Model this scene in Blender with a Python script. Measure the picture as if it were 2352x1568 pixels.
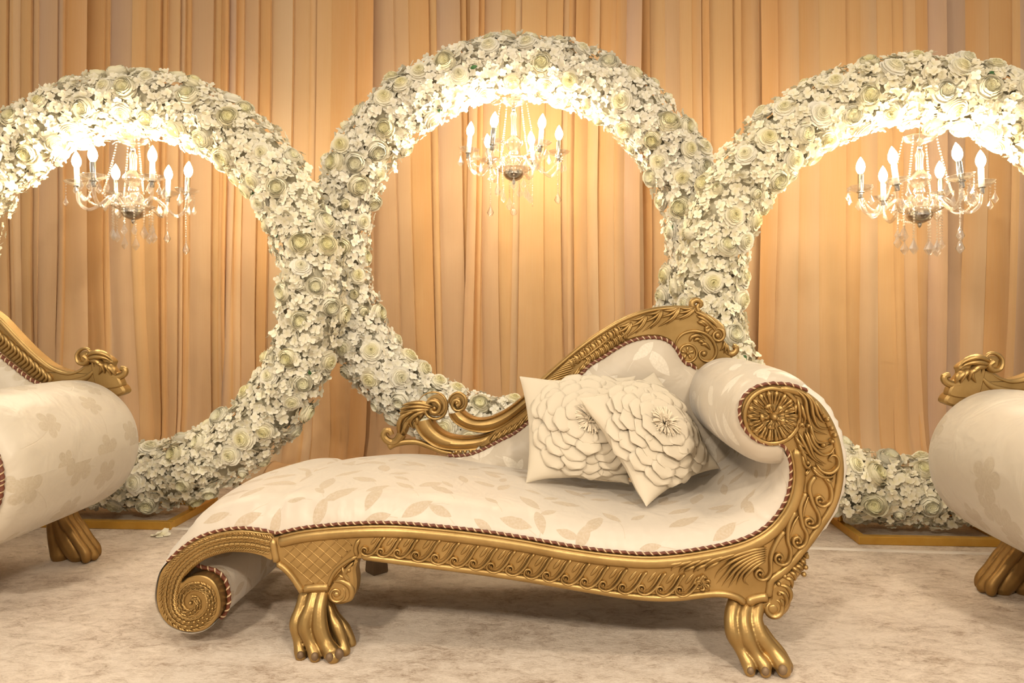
import bpy, bmesh, math, random
from mathutils import Vector, Matrix, Euler
from mathutils.geometry import tessellate_polygon

random.seed(7)
PI = math.pi
S = bpy.context.scene
COL = S.collection
for o in list(bpy.data.objects):
    bpy.data.objects.remove(o)

# ------------------------------------------------------------------ camera
FPX, CX, VH = 1650.0, 1176.0, 720.0       # focal length and horizon in photo pixels
CAMH, YAW = 1.02, math.radians(3.5)
SN, CS = math.sin(YAW), math.cos(YAW)
cam_d = bpy.data.cameras.new('camera')
cam_d.sensor_width = 36.0
cam_d.lens = FPX / 2352.0 * 36.0
cam_d.shift_y = -(784.0 - VH) / 2352.0
cam_d.clip_start = 0.05
cam = bpy.data.objects.new('camera', cam_d)
cam.location = (0, 0, CAMH)
cam.rotation_euler = (PI / 2, 0, YAW)
COL.objects.link(cam)
S.camera = cam

# ------------------------------------------------------------------ world, lights, exposure
S.view_settings.view_transform = 'Standard'
S.view_settings.look = 'None'
S.view_settings.gamma = 1.0
S.view_settings.use_curve_mapping = False
S.view_settings.exposure = 0.42
W = bpy.data.worlds.new('world')
S.world = W
W.use_nodes = True
W.node_tree.nodes['Background'].inputs[0].default_value = (1.0, 0.86, 0.68, 1)
W.node_tree.nodes['Background'].inputs[1].default_value = 0.46
S.cycles.max_bounces = 5
S.cycles.diffuse_bounces = 2
S.cycles.glossy_bounces = 2
S.cycles.transmission_bounces = 2
S.cycles.transparent_max_bounces = 10
S.cycles.use_adaptive_sampling = True
S.cycles.adaptive_threshold = 0.08
S.cycles.adaptive_min_samples = 12
BULB_POWER = 200.0


def ceiling_lamp(x, y, power, size=0.45, z=3.3):
    d = bpy.data.lights.new('ceiling_lamp', 'AREA')
    d.shape = 'DISK'
    d.size = size
    d.energy = power
    d.color = (1.0, 0.86, 0.675)
    o = bpy.data.objects.new('ceiling_lamp', d)
    o.location = (x, y, z)
    COL.objects.link(o)


for lx, ly, lp in ((-1.0, 1.2, 15), (1.2, 1.2, 15), (-1.5, -1.7, 135), (1.5, -1.7, 135)):
    ceiling_lamp(lx, ly, lp)


# ------------------------------------------------------------------ photo-pixel tracing helpers
def PW(u, v, Y):
    """point of the plane y = Y seen at photo pixel (u, v)"""
    a = (u - CX) / FPX
    d = Y / (a * SN + CS)
    r = a * d
    return Vector((r * CS - d * SN, Y, CAMH - (v - VH) / FPX * d))


def camw(r, up, d):
    return Vector((r * CS - d * SN, r * SN + d * CS, CAMH + up))


YF, YB = 2.12, 2.80
PX = 0.00128           # metres per photo pixel on the front plane
PXB = 0.00172          # the same on the back plane


def F(pts, dy=0.0):
    return [PW(p[0], p[1], YF) + Vector((0, dy, 0)) for p in pts]


def B(pts, dy=0.0):
    return [PW(p[0], p[1], YB) + Vector((0, dy, 0)) for p in pts]


# ------------------------------------------------------------------ curves
def cr(pts, n=6, closed=False):
    pts = [Vector(p) for p in pts]
    m = len(pts)
    out = []
    rng = m if closed else m - 1
    for i in range(rng):
        if closed:
            p0, p1, p2, p3 = pts[i - 1], pts[i], pts[(i + 1) % m], pts[(i + 2) % m]
        else:
            p1, p2 = pts[i], pts[i + 1]
            p0 = pts[i - 1] if i > 0 else p1 * 2 - p2
            p3 = pts[i + 2] if i + 2 < m else p2 * 2 - p1
        for k in range(n):
            t = k / n
            out.append(0.5 * (2 * p1 + (p2 - p0) * t + (2 * p0 - 5 * p1 + 4 * p2 - p3) * t * t
                              + (3 * p1 - p0 - 3 * p2 + p3) * t ** 3))
    if not closed:
        out.append(pts[-1].copy())
    return out


def resample(pts, step):
    out = [pts[0].copy()]
    acc = 0.0
    for a, b in zip(pts, pts[1:]):
        L = (b - a).length
        if L < 1e-9:
            continue
        t = step - acc
        while t <= L:
            out.append(a.lerp(b, t / L))
            t += step
        acc = (acc + L) % step
    if (out[-1] - pts[-1]).length > step * 0.3:
        out.append(pts[-1].copy())
    return out


def offset2(pts, d):
    """offset a pixel polyline sideways by d pixels (positive = right hand of travel on screen)"""
    out = []
    for i, p in enumerate(pts):
        a = pts[max(i - 1, 0)]
        b = pts[min(i + 1, len(pts) - 1)]
        t = Vector((b[0] - a[0], b[1] - a[1]))
        if t.length < 1e-6:
            t = Vector((1, 0))
        t.normalize()
        out.append((p[0] - t.y * d, p[1] + t.x * d))
    return out


def spiral(cx, cy, r0, r1, a0, turns, n=18, sgn=1):
    """pixel spiral from radius r0 to r1, a0 in degrees on screen (0 = right, 90 = down)"""
    out = []
    m = max(6, int(n * abs(turns)))
    for i in range(m + 1):
        t = i / m
        a = math.radians(a0) + sgn * 2 * PI * turns * t
        r = r0 + (r1 - r0) * t
        out.append((cx + r * math.cos(a), cy + r * math.sin(a)))
    return out


# ------------------------------------------------------------------ mesh builder
class MB:
    def __init__(self):
        self.v, self.f, self.uv, self.mi = [], [], [], []

    def add(self, verts, faces, uvs=None, mi=0):
        b = len(self.v)
        self.v.extend([tuple(p) for p in verts])
        self.uv.extend(uvs if uvs else [(0.0, 0.0)] * len(verts))
        for f in faces:
            self.f.append(tuple(b + i for i in f))
            self.mi.append(mi)

    def grid(self, rows, uvs=None, closed_u=False, closed_v=False, mi=0):
        nr, nc = len(rows), len(rows[0])
        verts = [p for r in rows for p in r]
        fl = []
        for i in range(nr if closed_u else nr - 1):
            for j in range(nc if closed_v else nc - 1):
                i2, j2 = (i + 1) % nr, (j + 1) % nc
                fl.append((i * nc + j, i2 * nc + j, i2 * nc + j2, i * nc + j2))
        self.add(verts, fl, [q for r in uvs for q in r] if uvs else None, mi)

    def ridge(self, pts, w, h, N=Vector((0, -1, 0)), seg=6, taper='both', round_=0.25):
        """half-round moulding along pts lying on a surface with normal N"""
        n = len(pts)
        if n < 2:
            return
        rows = []
        for i, p in enumerate(pts):
            t = i / (n - 1)
            T = pts[min(i + 1, n - 1)] - pts[max(i - 1, 0)]
            if T.length < 1e-9:
                T = Vector((1, 0, 0))
            T.normalize()
            Sd = T.cross(N).normalized()
            k = 1.0
            if taper == 'both':
                k = math.sin(PI * min(max(t, 0), 1)) ** 0.55
            elif taper == 'end':
                k = (1 - t) ** 0.7
            elif taper == 'start':
                k = t ** 0.7
            elif taper == 'leaf':
                k = math.sin(PI * (t ** 0.7)) ** 0.8
            elif taper == 'club':
                k = 0.35 + 0.65 * t ** 1.3
                if t > 0.9:
                    k *= math.sqrt(max(0.0, 1 - ((t - 0.9) / 0.1) ** 2))
            elif taper == 'cap':
                e = round_
                if t < e * 0.3:
                    k = math.sqrt(max(0, 1 - (1 - t / (e * 0.3)) ** 2))
                elif t > 1 - e * 0.3:
                    k = math.sqrt(max(0, 1 - (1 - (1 - t) / (e * 0.3)) ** 2))
            k = max(k, 0.04)
            ww = w(t) if callable(w) else w
            rows.append([p + Sd * (math.cos(PI * j / seg) * ww * k) + N * (math.sin(PI * j / seg) * h * k - 0.001)
                         for j in range(seg + 1)])
        self.grid(rows)

    def tube(self, pts, r, seg=8, caps=True, sq=1.0, uvs=False):
        n = len(pts)
        rows, uvr = [], []
        up = Vector((0, 1, 0))
        L = 0
        for i, p in enumerate(pts):
            T = (pts[min(i + 1, n - 1)] - pts[max(i - 1, 0)])
            if T.length < 1e-9:
                T = Vector((0, 0, 1))
            T.normalize()
            if abs(T.dot(up)) > 0.95:
                a = Vector((1, 0, 0))
            else:
                a = up
            A = T.cross(a).normalized()
            Bv = A.cross(T).normalized()
            rr = r(i / (n - 1)) if callable(r) else r
            rows.append([p + A * (math.cos(2 * PI * j / seg) * rr) + Bv * (math.sin(2 * PI * j / seg) * rr * sq)
                         for j in range(seg)])
            if i:
                L += (pts[i] - pts[i - 1]).length
            uvr.append([(L, j / seg) for j in range(seg)])
        b = len(self.v)
        self.grid(rows, uvr if uvs else None, closed_v=True)
        if caps:
            for row, off in ((rows[0], 0), (rows[-1], (n - 1) * seg)):
                c = sum(row, Vector()) / seg
                self.v.append(tuple(c))
                self.uv.append((0, 0))
                ci = len(self.v) - 1
                for j in range(seg):
                    self.f.append((ci, b + off + j, b + off + (j + 1) % seg))
                    self.mi.append(0)

    def knob(self, c, r, N=Vector((0, -1, 0)), h=None, seg=10, rings=4):
        h = h or r
        a = Vector((1, 0, 0)) if abs(N.x) < 0.9 else Vector((0, 0, 1))
        A = N.cross(a).normalized()
        Bv = N.cross(A).normalized()
        rows = []
        for i in range(rings + 1):
            q = PI / 2 * i / rings
            rows.append([c + (A * math.cos(2 * PI * j / seg) + Bv * math.sin(2 * PI * j / seg)) * (r * max(math.cos(q), 0.02))
                         + N * (h * math.sin(q)) for j in range(seg)])
        self.grid(rows, closed_v=True)

    def ball(self, c, rx, ry=None, rz=None, seg=10, rings=6):
        ry = ry or rx
        rz = rz or rx
        rows = []
        for i in range(rings + 1):
            q = -PI / 2 + PI * i / rings
            k = max(math.cos(q), 0.01)
            rows.append([Vector((c[0] + rx * k * math.cos(2 * PI * j / seg), c[1] + ry * k * math.sin(2 * PI * j / seg),
                                 c[2] + rz * math.sin(q))) for j in range(seg)])
        self.grid(rows, closed_v=True)

    def lathe(self, prof, seg=16, c=Vector((0, 0, 0)), flute=0.0, nf=8):
        rows = []
        for r, z in prof:
            rows.append([Vector((c[0] + r * (1 + flute * math.cos(nf * 2 * PI * j / seg)) * math.cos(2 * PI * j / seg),
                                 c[1] + r * (1 + flute * math.cos(nf * 2 * PI * j / seg)) * math.sin(2 * PI * j / seg),
                                 c[2] + z)) for j in range(seg)])
        self.grid(rows, closed_v=True)

    def box(self, lo, hi, bev=0.0):
        x0, y0, z0 = lo
        x1, y1, z1 = hi
        v = [(x0, y0, z0), (x1, y0, z0), (x1, y1, z0), (x0, y1, z0), (x0, y0, z1), (x1, y0, z1), (x1, y1, z1), (x0, y1, z1)]
        self.add(v, [(0, 3, 2, 1), (4, 5, 6, 7), (0, 1, 5, 4), (1, 2, 6, 5), (2, 3, 7, 6), (3, 0, 4, 7)])

    def plate(self, pts, depth, bev=0.004, N=Vector((0, -1, 0))):
        """solid board: closed outline pts on its front plane, going back by depth"""
        n = len(pts)
        T = tessellate_polygon([pts])
        cenw = []
        area = sum(pts[i].x * pts[(i + 1) % n].z - pts[(i + 1) % n].x * pts[i].z for i in range(n))
        sg = 1 if area > 0 else -1
        for i in range(n):
            t = pts[(i + 1) % n] - pts[i - 1]
            q = Vector((-t.z, 0, t.x))
            if q.length < 1e-9:
                q = Vector((0, 0, 1))
            q.normalize()
            cenw.append(q * sg)
        inner = [p + cenw[i] * bev for i, p in enumerate(pts)]
        l1 = [p - N * bev for p in pts]
        l2 = [p - N * depth for p in pts]
        verts = inner + l1 + l2
        fl = [tuple(t) for t in T]
        for i in range(n):
            j = (i + 1) % n
            fl.append((i, j, n + j, n + i))
            fl.append((n + i, n + j, 2 * n + j, 2 * n + i))
        fl += [tuple(2 * n + k for k in t[::-1]) for t in T]
        self.add(verts, fl)

    def build(self, name, mat, parent=None, smooth=True, sharp=40, world=True):
        me = bpy.data.meshes.new(name)
        me.from_pydata(self.v, [], self.f)
        mats = mat if isinstance(mat, (list, tuple)) else [mat]
        for m in mats:
            me.materials.append(m)
        if len(mats) > 1:
            me.polygons.foreach_set('material_index', self.mi)
        uvl = me.uv_layers.new(name='UVMap')
        idx = [0] * len(me.loops)
        me.loops.foreach_get('vertex_index', idx)
        flat = []
        for i in idx:
            flat.extend(self.uv[i])
        uvl.data.foreach_set('uv', flat)
        if smooth:
            me.polygons.foreach_set('use_smooth', [True] * len(me.polygons))
            if sharp:
                me.set_sharp_from_angle(angle=math.radians(sharp))
        me.update()
        o = bpy.data.objects.new(name, me)
        COL.objects.link(o)
        if parent:
            attach(o, parent, world)
        return o


def base_of(o):
    p = Vector((0, 0, 0))
    while o:
        p += o.location
        o = o.parent
    return p


def attach(o, parent, world=True):
    o.parent = parent
    if world:
        root = parent
        while root.parent:
            root = root.parent
        if parent.parent is None:
            o.matrix_parent_inverse = parent.matrix_basis.inverted()
    return o


def thing(name, label, cat, loc=(0, 0, 0), group=None):
    o = bpy.data.objects.new(name, None)
    o.empty_display_size = 0.1
    COL.objects.link(o)
    o.location = loc
    o['label'] = label
    o['category'] = cat
    if group:
        o['group'] = group
    return o


def tag(o, label=None, cat=None, group=None, kind=None):
    for k, v in (('label', label), ('category', cat), ('group', group), ('kind', kind)):
        if v:
            o[k] = v
    return o


def inst(name, me, parent, M, mat=None):
    o = bpy.data.objects.new(name, me)
    COL.objects.link(o)
    o.parent = parent
    o.matrix_basis = M
    return o


def evaluated(o, name):
    dg = bpy.context.evaluated_depsgraph_get()
    me = bpy.data.meshes.new_from_object(o.evaluated_get(dg))
    me.name = name
    return me


# ------------------------------------------------------------------ materials
class NT:
    def __init__(self, name):
        self.m = bpy.data.materials.new(name)
        self.m.use_nodes = True
        self.t = self.m.node_tree
        self.b = self.t.nodes['Principled BSDF']
        self.out = self.t.nodes['Material Output']

    def n(self, typ, **kw):
        nd = self.t.nodes.new('ShaderNode' + typ)
        for k, v in kw.items():
            if hasattr(nd, k):
                setattr(nd, k, v)
            else:
                nd.inputs[k].default_value = v
        return nd

    def l(self, a, b):
        self.t.links.new(a, b)

    def math(self, op, a, b=None, c=None, clamp=False):
        nd = self.n('Math', operation=op, use_clamp=clamp)
        for i, x in enumerate((a, b, c)):
            if x is None:
                continue
            if isinstance(x, (int, float)):
                nd.inputs[i].default_value = x
            else:
                self.l(x, nd.inputs[i])
        return nd.outputs[0]

    def ramp(self, fac, stops):
        nd = self.n('ValToRGB')
        e = nd.color_ramp.elements
        while len(e) < len(stops):
            e.new(0.5)
        for el, (p, c) in zip(e, stops):
            el.position = p
            el.color = (*c, 1)
        self.l(fac, nd.inputs[0])
        return nd.outputs[0]

    def mix(self, fac, a, b):
        nd = self.n('Mix', data_type='RGBA')
        for i, x in ((0, fac), (6, a), (7, b)):
            if isinstance(x, (int, float)):
                nd.inputs[i].default_value = x
            elif isinstance(x, tuple):
                nd.inputs[i].default_value = (*x, 1)
            else:
                self.l(x, nd.inputs[i])
        return nd.outputs[2]

    def bump(self, h, strength, dist=0.01):
        nd = self.n('Bump')
        nd.inputs['Strength'].default_value = strength
        nd.inputs['Distance'].default_value = dist
        self.l(h, nd.inputs['Height'])
        self.l(nd.outputs[0], self.b.inputs['Normal'])

    def set(self, **kw):
        for k, v in kw.items():
            k = k.replace('_', ' ')
            if isinstance(v, tuple):
                v = (*v, 1)
            self.b.inputs[k].default_value = v


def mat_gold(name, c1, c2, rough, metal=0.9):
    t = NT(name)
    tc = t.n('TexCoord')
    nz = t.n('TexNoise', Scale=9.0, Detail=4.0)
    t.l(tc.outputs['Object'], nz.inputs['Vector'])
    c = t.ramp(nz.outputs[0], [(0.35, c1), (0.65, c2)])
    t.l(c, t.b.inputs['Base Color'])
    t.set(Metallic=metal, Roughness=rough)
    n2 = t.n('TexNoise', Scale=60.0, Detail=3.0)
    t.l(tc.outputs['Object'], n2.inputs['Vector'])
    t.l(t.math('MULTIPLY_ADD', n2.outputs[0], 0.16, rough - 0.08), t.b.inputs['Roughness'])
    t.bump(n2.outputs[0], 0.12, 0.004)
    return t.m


GOLD = mat_gold('antique_gold_paint', (0.345, 0.218, 0.078), (0.455, 0.298, 0.116), 0.40, 0.84)
GOLD_SHADED = mat_gold('shaded_gold_paint', (0.24, 0.130, 0.036), (0.31, 0.175, 0.052), 0.45, 0.7)  # gold with the settee legs' shade put into its colour; back frame shares it
BAR_GOLD = mat_gold('yellow_gold_metal', (0.60, 0.33, 0.05), (0.68, 0.40, 0.08), 0.4, 0.55)
CLAW = mat_gold('worn_claw', (0.16, 0.10, 0.055), (0.24, 0.16, 0.09), 0.55, 0.3)


def plain(name, c, rough=0.6, metal=0.0, **kw):
    t = NT(name)
    t.set(Base_Color=c, Roughness=rough, Metallic=metal)
    for k, v in kw.items():
        t.b.inputs[k.replace('_', ' ')].default_value = v
    return t.m


def mat_damask(name, base, leaf, scale, la, lb, dens=0.75, rough=0.36, petals=False):
    """woven satin with a scattered leaf motif, laid out on the cloth's own UVs in metres"""
    t = NT(name)
    uv = t.n('UVMap')
    mp = t.n('Mapping')
    mp.inputs['Scale'].default_value = (scale, scale, scale)
    t.l(uv.outputs[0], mp.inputs[0])
    total = None
    for k in range(2):
        mq = t.n('Mapping')
        mq.inputs['Location'].default_value = (3.7 * k, 1.3 * k, 0)
        t.l(mp.outputs[0], mq.inputs[0])
        vo = t.n('TexVoronoi', voronoi_dimensions='2D', Randomness=0.85)
        vo.inputs['Scale'].default_value = 1.0
        t.l(mq.outputs[0], vo.inputs['Vector'])
        sub = t.n('VectorMath', operation='SUBTRACT')
        t.l(mq.outputs[0], sub.inputs[0])
        t.l(vo.outputs['Position'], sub.inputs[1])
        sp = t.n('SeparateColor')
        t.l(vo.outputs['Color'], sp.inputs[0])
        rot = t.n('VectorRotate', rotation_type='Z_AXIS')
        t.l(sub.outputs[0], rot.inputs['Vector'])
        ang = t.math('MULTIPLY_ADD', sp.outputs[0], 2.6, -1.3 + 0.4 * k)
        t.l(ang, rot.inputs['Angle'])
        sx = t.n('SeparateXYZ')
        t.l(rot.outputs[0], sx.inputs[0])
        x, y = sx.outputs[0], sx.outputs[1]
        sz = t.math('MULTIPLY_ADD', sp.outputs[1], 0.6, 0.55)
        xs = t.math('DIVIDE', x, sz)
        ys = t.math('DIVIDE', y, sz)
        if petals:
            rr = t.math('SQRT', t.math('ADD', t.math('MULTIPLY', xs, xs), t.math('MULTIPLY', ys, ys)))
            an = t.math('ARCTAN2', ys, xs)
            lob = t.math('MULTIPLY_ADD', t.math('SQRT', t.math('ABSOLUTE', t.math('COSINE', t.math('MULTIPLY', an, 2.5)))), 0.19, 0.13)
            d = t.math('DIVIDE', rr, lob)
        else:
            d = t.math('ADD', t.math('DIVIDE', t.math('ABSOLUTE', ys), lb),
                       t.math('DIVIDE', t.math('MULTIPLY', xs, xs), la * la))
        inside = t.math('MULTIPLY_ADD', d, -9.0, 9.0, clamp=True)
        keep = t.math('LESS_THAN', sp.outputs[2], dens)
        leafm = t.math('MULTIPLY', inside, keep)
        # stem
        st = t.math('ABSOLUTE', t.math('MULTIPLY_ADD', t.math('MULTIPLY', x, x), 0.55, y))
        stm = t.math('MULTIPLY_ADD', st, -90.0, 1.5, clamp=True)
        stm = t.math('MULTIPLY', stm, t.math('LESS_THAN', x, 0.0))
        stm = t.math('MULTIPLY', t.math('MULTIPLY', stm, keep), 0.45)
        m = t.math('MAXIMUM', leafm, stm)
        total = m if total is None else t.math('MAXIMUM', total, m)
    nz = t.n('TexNoise', Scale=130.0, Detail=2.0)
    t.l(uv.outputs[0], nz.inputs['Vector'])
    spk = t.math('MULTIPLY_ADD', nz.outputs[0], 2.2, -0.45, clamp=True)
    fac = t.math('MULTIPLY', total, t.math('MULTIPLY_ADD', spk, 0.7, 0.35))
    t.l(t.mix(fac, base, leaf), t.b.inputs['Base Color'])
    t.set(Roughness=rough)
    t.b.inputs['Sheen Weight'].default_value = 0.25
    t.l(t.math('MULTIPLY_ADD', total, 0.15, rough), t.b.inputs['Roughness'])
    n2 = t.n('TexNoise', Scale=7.0, Detail=3.0, Distortion=0.6)
    t.l(uv.outputs[0], n2.inputs['Vector'])
    t.bump(t.math('ADD', t.math('MULTIPLY', total, 0.06), n2.outputs[0]), 0.35, 0.03)
    return t.m


SATIN = mat_damask('cream_leaf_satin', (0.60, 0.525, 0.435), (0.485, 0.385, 0.27), 7.6, 0.40, 0.155, dens=.92, rough=.42)
SATIN_ROLL = mat_damask('champagne_leaf_satin', (0.54, 0.465, 0.365), (0.71, 0.64, 0.53), 7.0, 0.40, 0.16, dens=.85, rough=0.42)
SATIN_FLOWER = mat_damask('cream_blossom_satin', (0.57, 0.50, 0.40), (0.475, 0.395, 0.285), 4.6, 0.3, 0.2, dens=0.7, rough=0.4, petals=True)
SATIN_PLAIN = plain('cream_satin', (0.72, 0.66, 0.57), 0.42)
COTTON = plain('ecru_cotton', (0.63, 0.55, 0.425), 0.8)
COTTON_DEEP = plain('ecru_fringe_cotton', (0.76, 0.65, 0.49), 0.85)
DARK_CLOTH = plain('dark_underside', (0.10, 0.075, 0.06), 0.9)


def mat_rope():
    t = NT('twisted_cord')
    uv = t.n('UVMap')
    sx = t.n('SeparateXYZ')
    t.l(uv.outputs[0], sx.inputs[0])
    ph = t.math('FRACT', t.math('ADD', t.math('MULTIPLY', sx.outputs[0], 44.0), sx.outputs[1]))
    c = t.ramp(ph, [(0.0, (0.12, 0.030, 0.012)), (0.60, (0.15, 0.038, 0.014)), (0.66, (0.58, 0.43, 0.25)), (0.80, (0.60, 0.46, 0.28)), (0.86, (0.12, 0.030, 0.012))])
    t.l(c, t.b.inputs['Base Color'])
    t.set(Roughness=0.5)
    return t.m


ROPE = mat_rope()


def mat_petal(name, outer, inner, mid=0.45):
    t = NT(name)
    uv = t.n('UVMap')
    sx = t.n('SeparateXYZ')
    t.l(uv.outputs[0], sx.inputs[0])
    oi = t.n('ObjectInfo')
    c = t.ramp(sx.outputs[0], [(0.0, inner), (mid, tuple(0.5 * (a + b) for a, b in zip(inner, outer))), (0.8, outer)])
    hsv = t.n('HueSaturation')
    t.l(c, hsv.inputs['Color'])
    t.l(t.math('MULTIPLY_ADD', oi.outputs['Random'], 0.5, 0.7), hsv.inputs['Saturation'])
    df = t.n('BsdfDiffuse')
    t.l(hsv.outputs[0], df.inputs['Color'])
    tr = t.n('BsdfTranslucent')
    t.l(hsv.outputs[0], tr.inputs['Color'])
    mx = t.n('MixShader')
    mx.inputs[0].default_value = 0.10
    t.l(df.outputs[0], mx.inputs[1])
    t.l(tr.outputs[0], mx.inputs[2])
    t.l(mx.outputs[0], t.out.inputs[0])
    return t.m


ROSE = mat_petal('ivory_rose_petal', (0.95, 0.905, 0.75), (0.95, 0.89, 0.56))
ROSE2 = mat_petal('butter_rose_petal', (0.95, 0.90, 0.71), (0.96, 0.92, 0.60))
HYDR = mat_petal('white_hydrangea_petal', (0.95, 0.905, 0.76), (0.88, 0.82, 0.58), 0.3)
MOSS = plain('foam_and_moss', (0.66, 0.61, 0.45), 0.95)
LEAFG = plain('green_leaf', (0.04, 0.13, 0.035), 0.5)


def mat_curtain():
    t = NT('peach_voile')
    uv = t.n('UVMap')
    sx = t.n('SeparateXYZ')
    t.l(uv.outputs[0], sx.inputs[0])
    c = t.ramp(sx.outputs[0], [(0.0, (0.64, 0.45, 0.33)), (0.12, (0.72, 0.48, 0.29)), (0.35, (0.78, 0.505, 0.27)), (0.55, (0.79, 0.50, 0.24)),
                               (0.74, (0.77, 0.435, 0.18)), (0.86, (0.79, 0.53, 0.30)), (1.0, (0.79, 0.57, 0.35))])
    tc = t.n('TexCoord')
    mp2 = t.n('Mapping')
    mp2.inputs['Scale'].default_value = (300, 1, 6)
    t.l(tc.outputs['Object'], mp2.inputs[0])
    n2 = t.n('TexNoise', Scale=1.0, Detail=1.0)
    t.l(mp2.outputs[0], n2.inputs['Vector'])
    c2 = t.mix(t.math('MULTIPLY', n2.outputs[0], 0.22), c, (0.86, 0.68, 0.46))
    df = t.n('BsdfDiffuse')
    t.l(c2, df.inputs['Color'])
    tr = t.n('BsdfTranslucent')
    t.l(c2, tr.inputs['Color'])
    mx = t.n('MixShader')
    mx.inputs[0].default_value = 0.3
    t.l(df.outputs[0], mx.inputs[1])
    t.l(tr.outputs[0], mx.inputs[2])
    t.l(mx.outputs[0], t.out.inputs[0])
    return t.m


VOILE = mat_curtain()


def mat_carpet():
    t = NT('crushed_velvet_carpet')
    tc = t.n('TexCoord')
    mp = t.n('Mapping')
    mp.inputs['Rotation'].default_value = (0, 0, 0.35)
    mp.inputs['Scale'].default_value = (1.0, 1.7, 1)
    t.l(tc.outputs['Object'], mp.inputs[0])
    big = t.n('TexNoise', Scale=3.0, Detail=3.0, Roughness=0.6, Distortion=0.3)
    t.l(mp.outputs[0], big.inputs['Vector'])
    mid = t.n('TexNoise', Scale=16.0, Detail=5.0, Roughness=0.7, Distortion=0.9)
    t.l(mp.outputs[0], mid.inputs['Vector'])
    mp2 = t.n('Mapping')
    mp2.inputs['Rotation'].default_value = (0, 0, -0.5)
    mp2.inputs['Scale'].default_value = (1.0, 3.2, 1)
    t.l(tc.outputs['Object'], mp2.inputs[0])
    fine = t.n('TexNoise', Scale=55.0, Detail=4.0, Roughness=0.75, Distortion=1.6)
    t.l(mp2.outputs[0], fine.inputs['Vector'])
    s = t.math('ADD', t.math('MULTIPLY', big.outputs[0], 0.28), t.math('ADD', t.math('MULTIPLY', mid.outputs[0], 0.38), t.math('MULTIPLY', fine.outputs[0], 0.34)))
    c = t.ramp(s, [(0.395, (0.37, 0.275, 0.20)), (0.44, (0.53, 0.425, 0.335)), (0.485, (0.65, 0.545, 0.445)), (0.57, (0.77, 0.665, 0.56))])
    t.l(c, t.b.inputs['Base Color'])
    t.set(Roughness=0.7)
    t.b.inputs['Specular IOR Level'].default_value = 0.2
    t.bump(s, 0.5, 0.02)
    return t.m


CARPET = mat_carpet()
WALLM = plain('grey_lilac_wall', (0.42, 0.36, 0.36), 0.9)


def mat_crystal():
    t = NT('crystal_glass')
    t.t.nodes.remove(t.b)
    tr = t.n('BsdfTransparent')
    tr.inputs[0].default_value = (0.97, 0.95, 0.92, 1)
    gl = t.n('BsdfGlossy')
    gl.inputs['Color'].default_value = (1, 0.98, 0.95, 1)
    gl.inputs['Roughness'].default_value = 0.2
    lw = t.n('LayerWeight', Blend=0.45)
    fac = t.math('MULTIPLY_ADD', lw.outputs['Facing'], 0.62, 0.16, clamp=True)
    mx = t.n('MixShader')
    t.l(fac, mx.inputs[0])
    t.l(tr.outputs[0], mx.inputs[1])
    t.l(gl.outputs[0], mx.inputs[2])
    t.l(mx.outputs[0], t.out.inputs[0])
    return t.m


CRYSTAL = mat_crystal()
CHROME = plain('chrome', (0.55, 0.52, 0.48), 0.18, 1.0)
SLEEVE = plain('white_candle_sleeve', (0.85, 0.83, 0.80), 0.35)


def mat_bulb():
    t = NT('lit_bulb')
    t.set(Base_Color=(1, 0.95, 0.85), Roughness=0.3)
    t.b.inputs['Emission Color'].default_value = (1.0, 0.84, 0.60, 1)
    t.b.inputs['Emission Strength'].default_value = BULB_POWER
    return t.m


BULB = mat_bulb()

# ================================================================== SETTING
# floor: one carpet surface with a second width laid behind it
mb = MB()
mb.box((-6.8, -4.0, -0.05), (6.8, 5.0, 0.0))
fl = mb.build('floor', CARPET, smooth=False)
tag(fl, 'pale beige crushed velvet carpet covering the stage floor', 'floor', kind='structure')
mb = MB()
rows = []
for i in range(60):
    x = -6.7 + 13.4 * i / 59
    y = 3.20 - 0.035 * (x - 0.8) + 0.006 * math.sin(x * 3.0)
    rows.append([Vector((x, y - 0.006, 0.0)), Vector((x, y, 0.006)), Vector((x, y + 0.012, 0.007)), Vector((x, y + 0.03, 0.001))])
mb.grid(rows)
tr_ = mb.build('trim_1', plain('carpet_edge', (0.72, 0.64, 0.55), 0.8))
tag(tr_, 'narrow raised seam where two widths of carpet meet', 'seam', kind='structure')
mb = MB()
mb.box((-6.8, 4.80, 0.0), (6.8, 4.95, 3.6))
wb = mb.build('wall_back', WALLM, smooth=False)
tag(wb, 'plain grey wall behind the curtains', 'wall', kind='structure')


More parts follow.
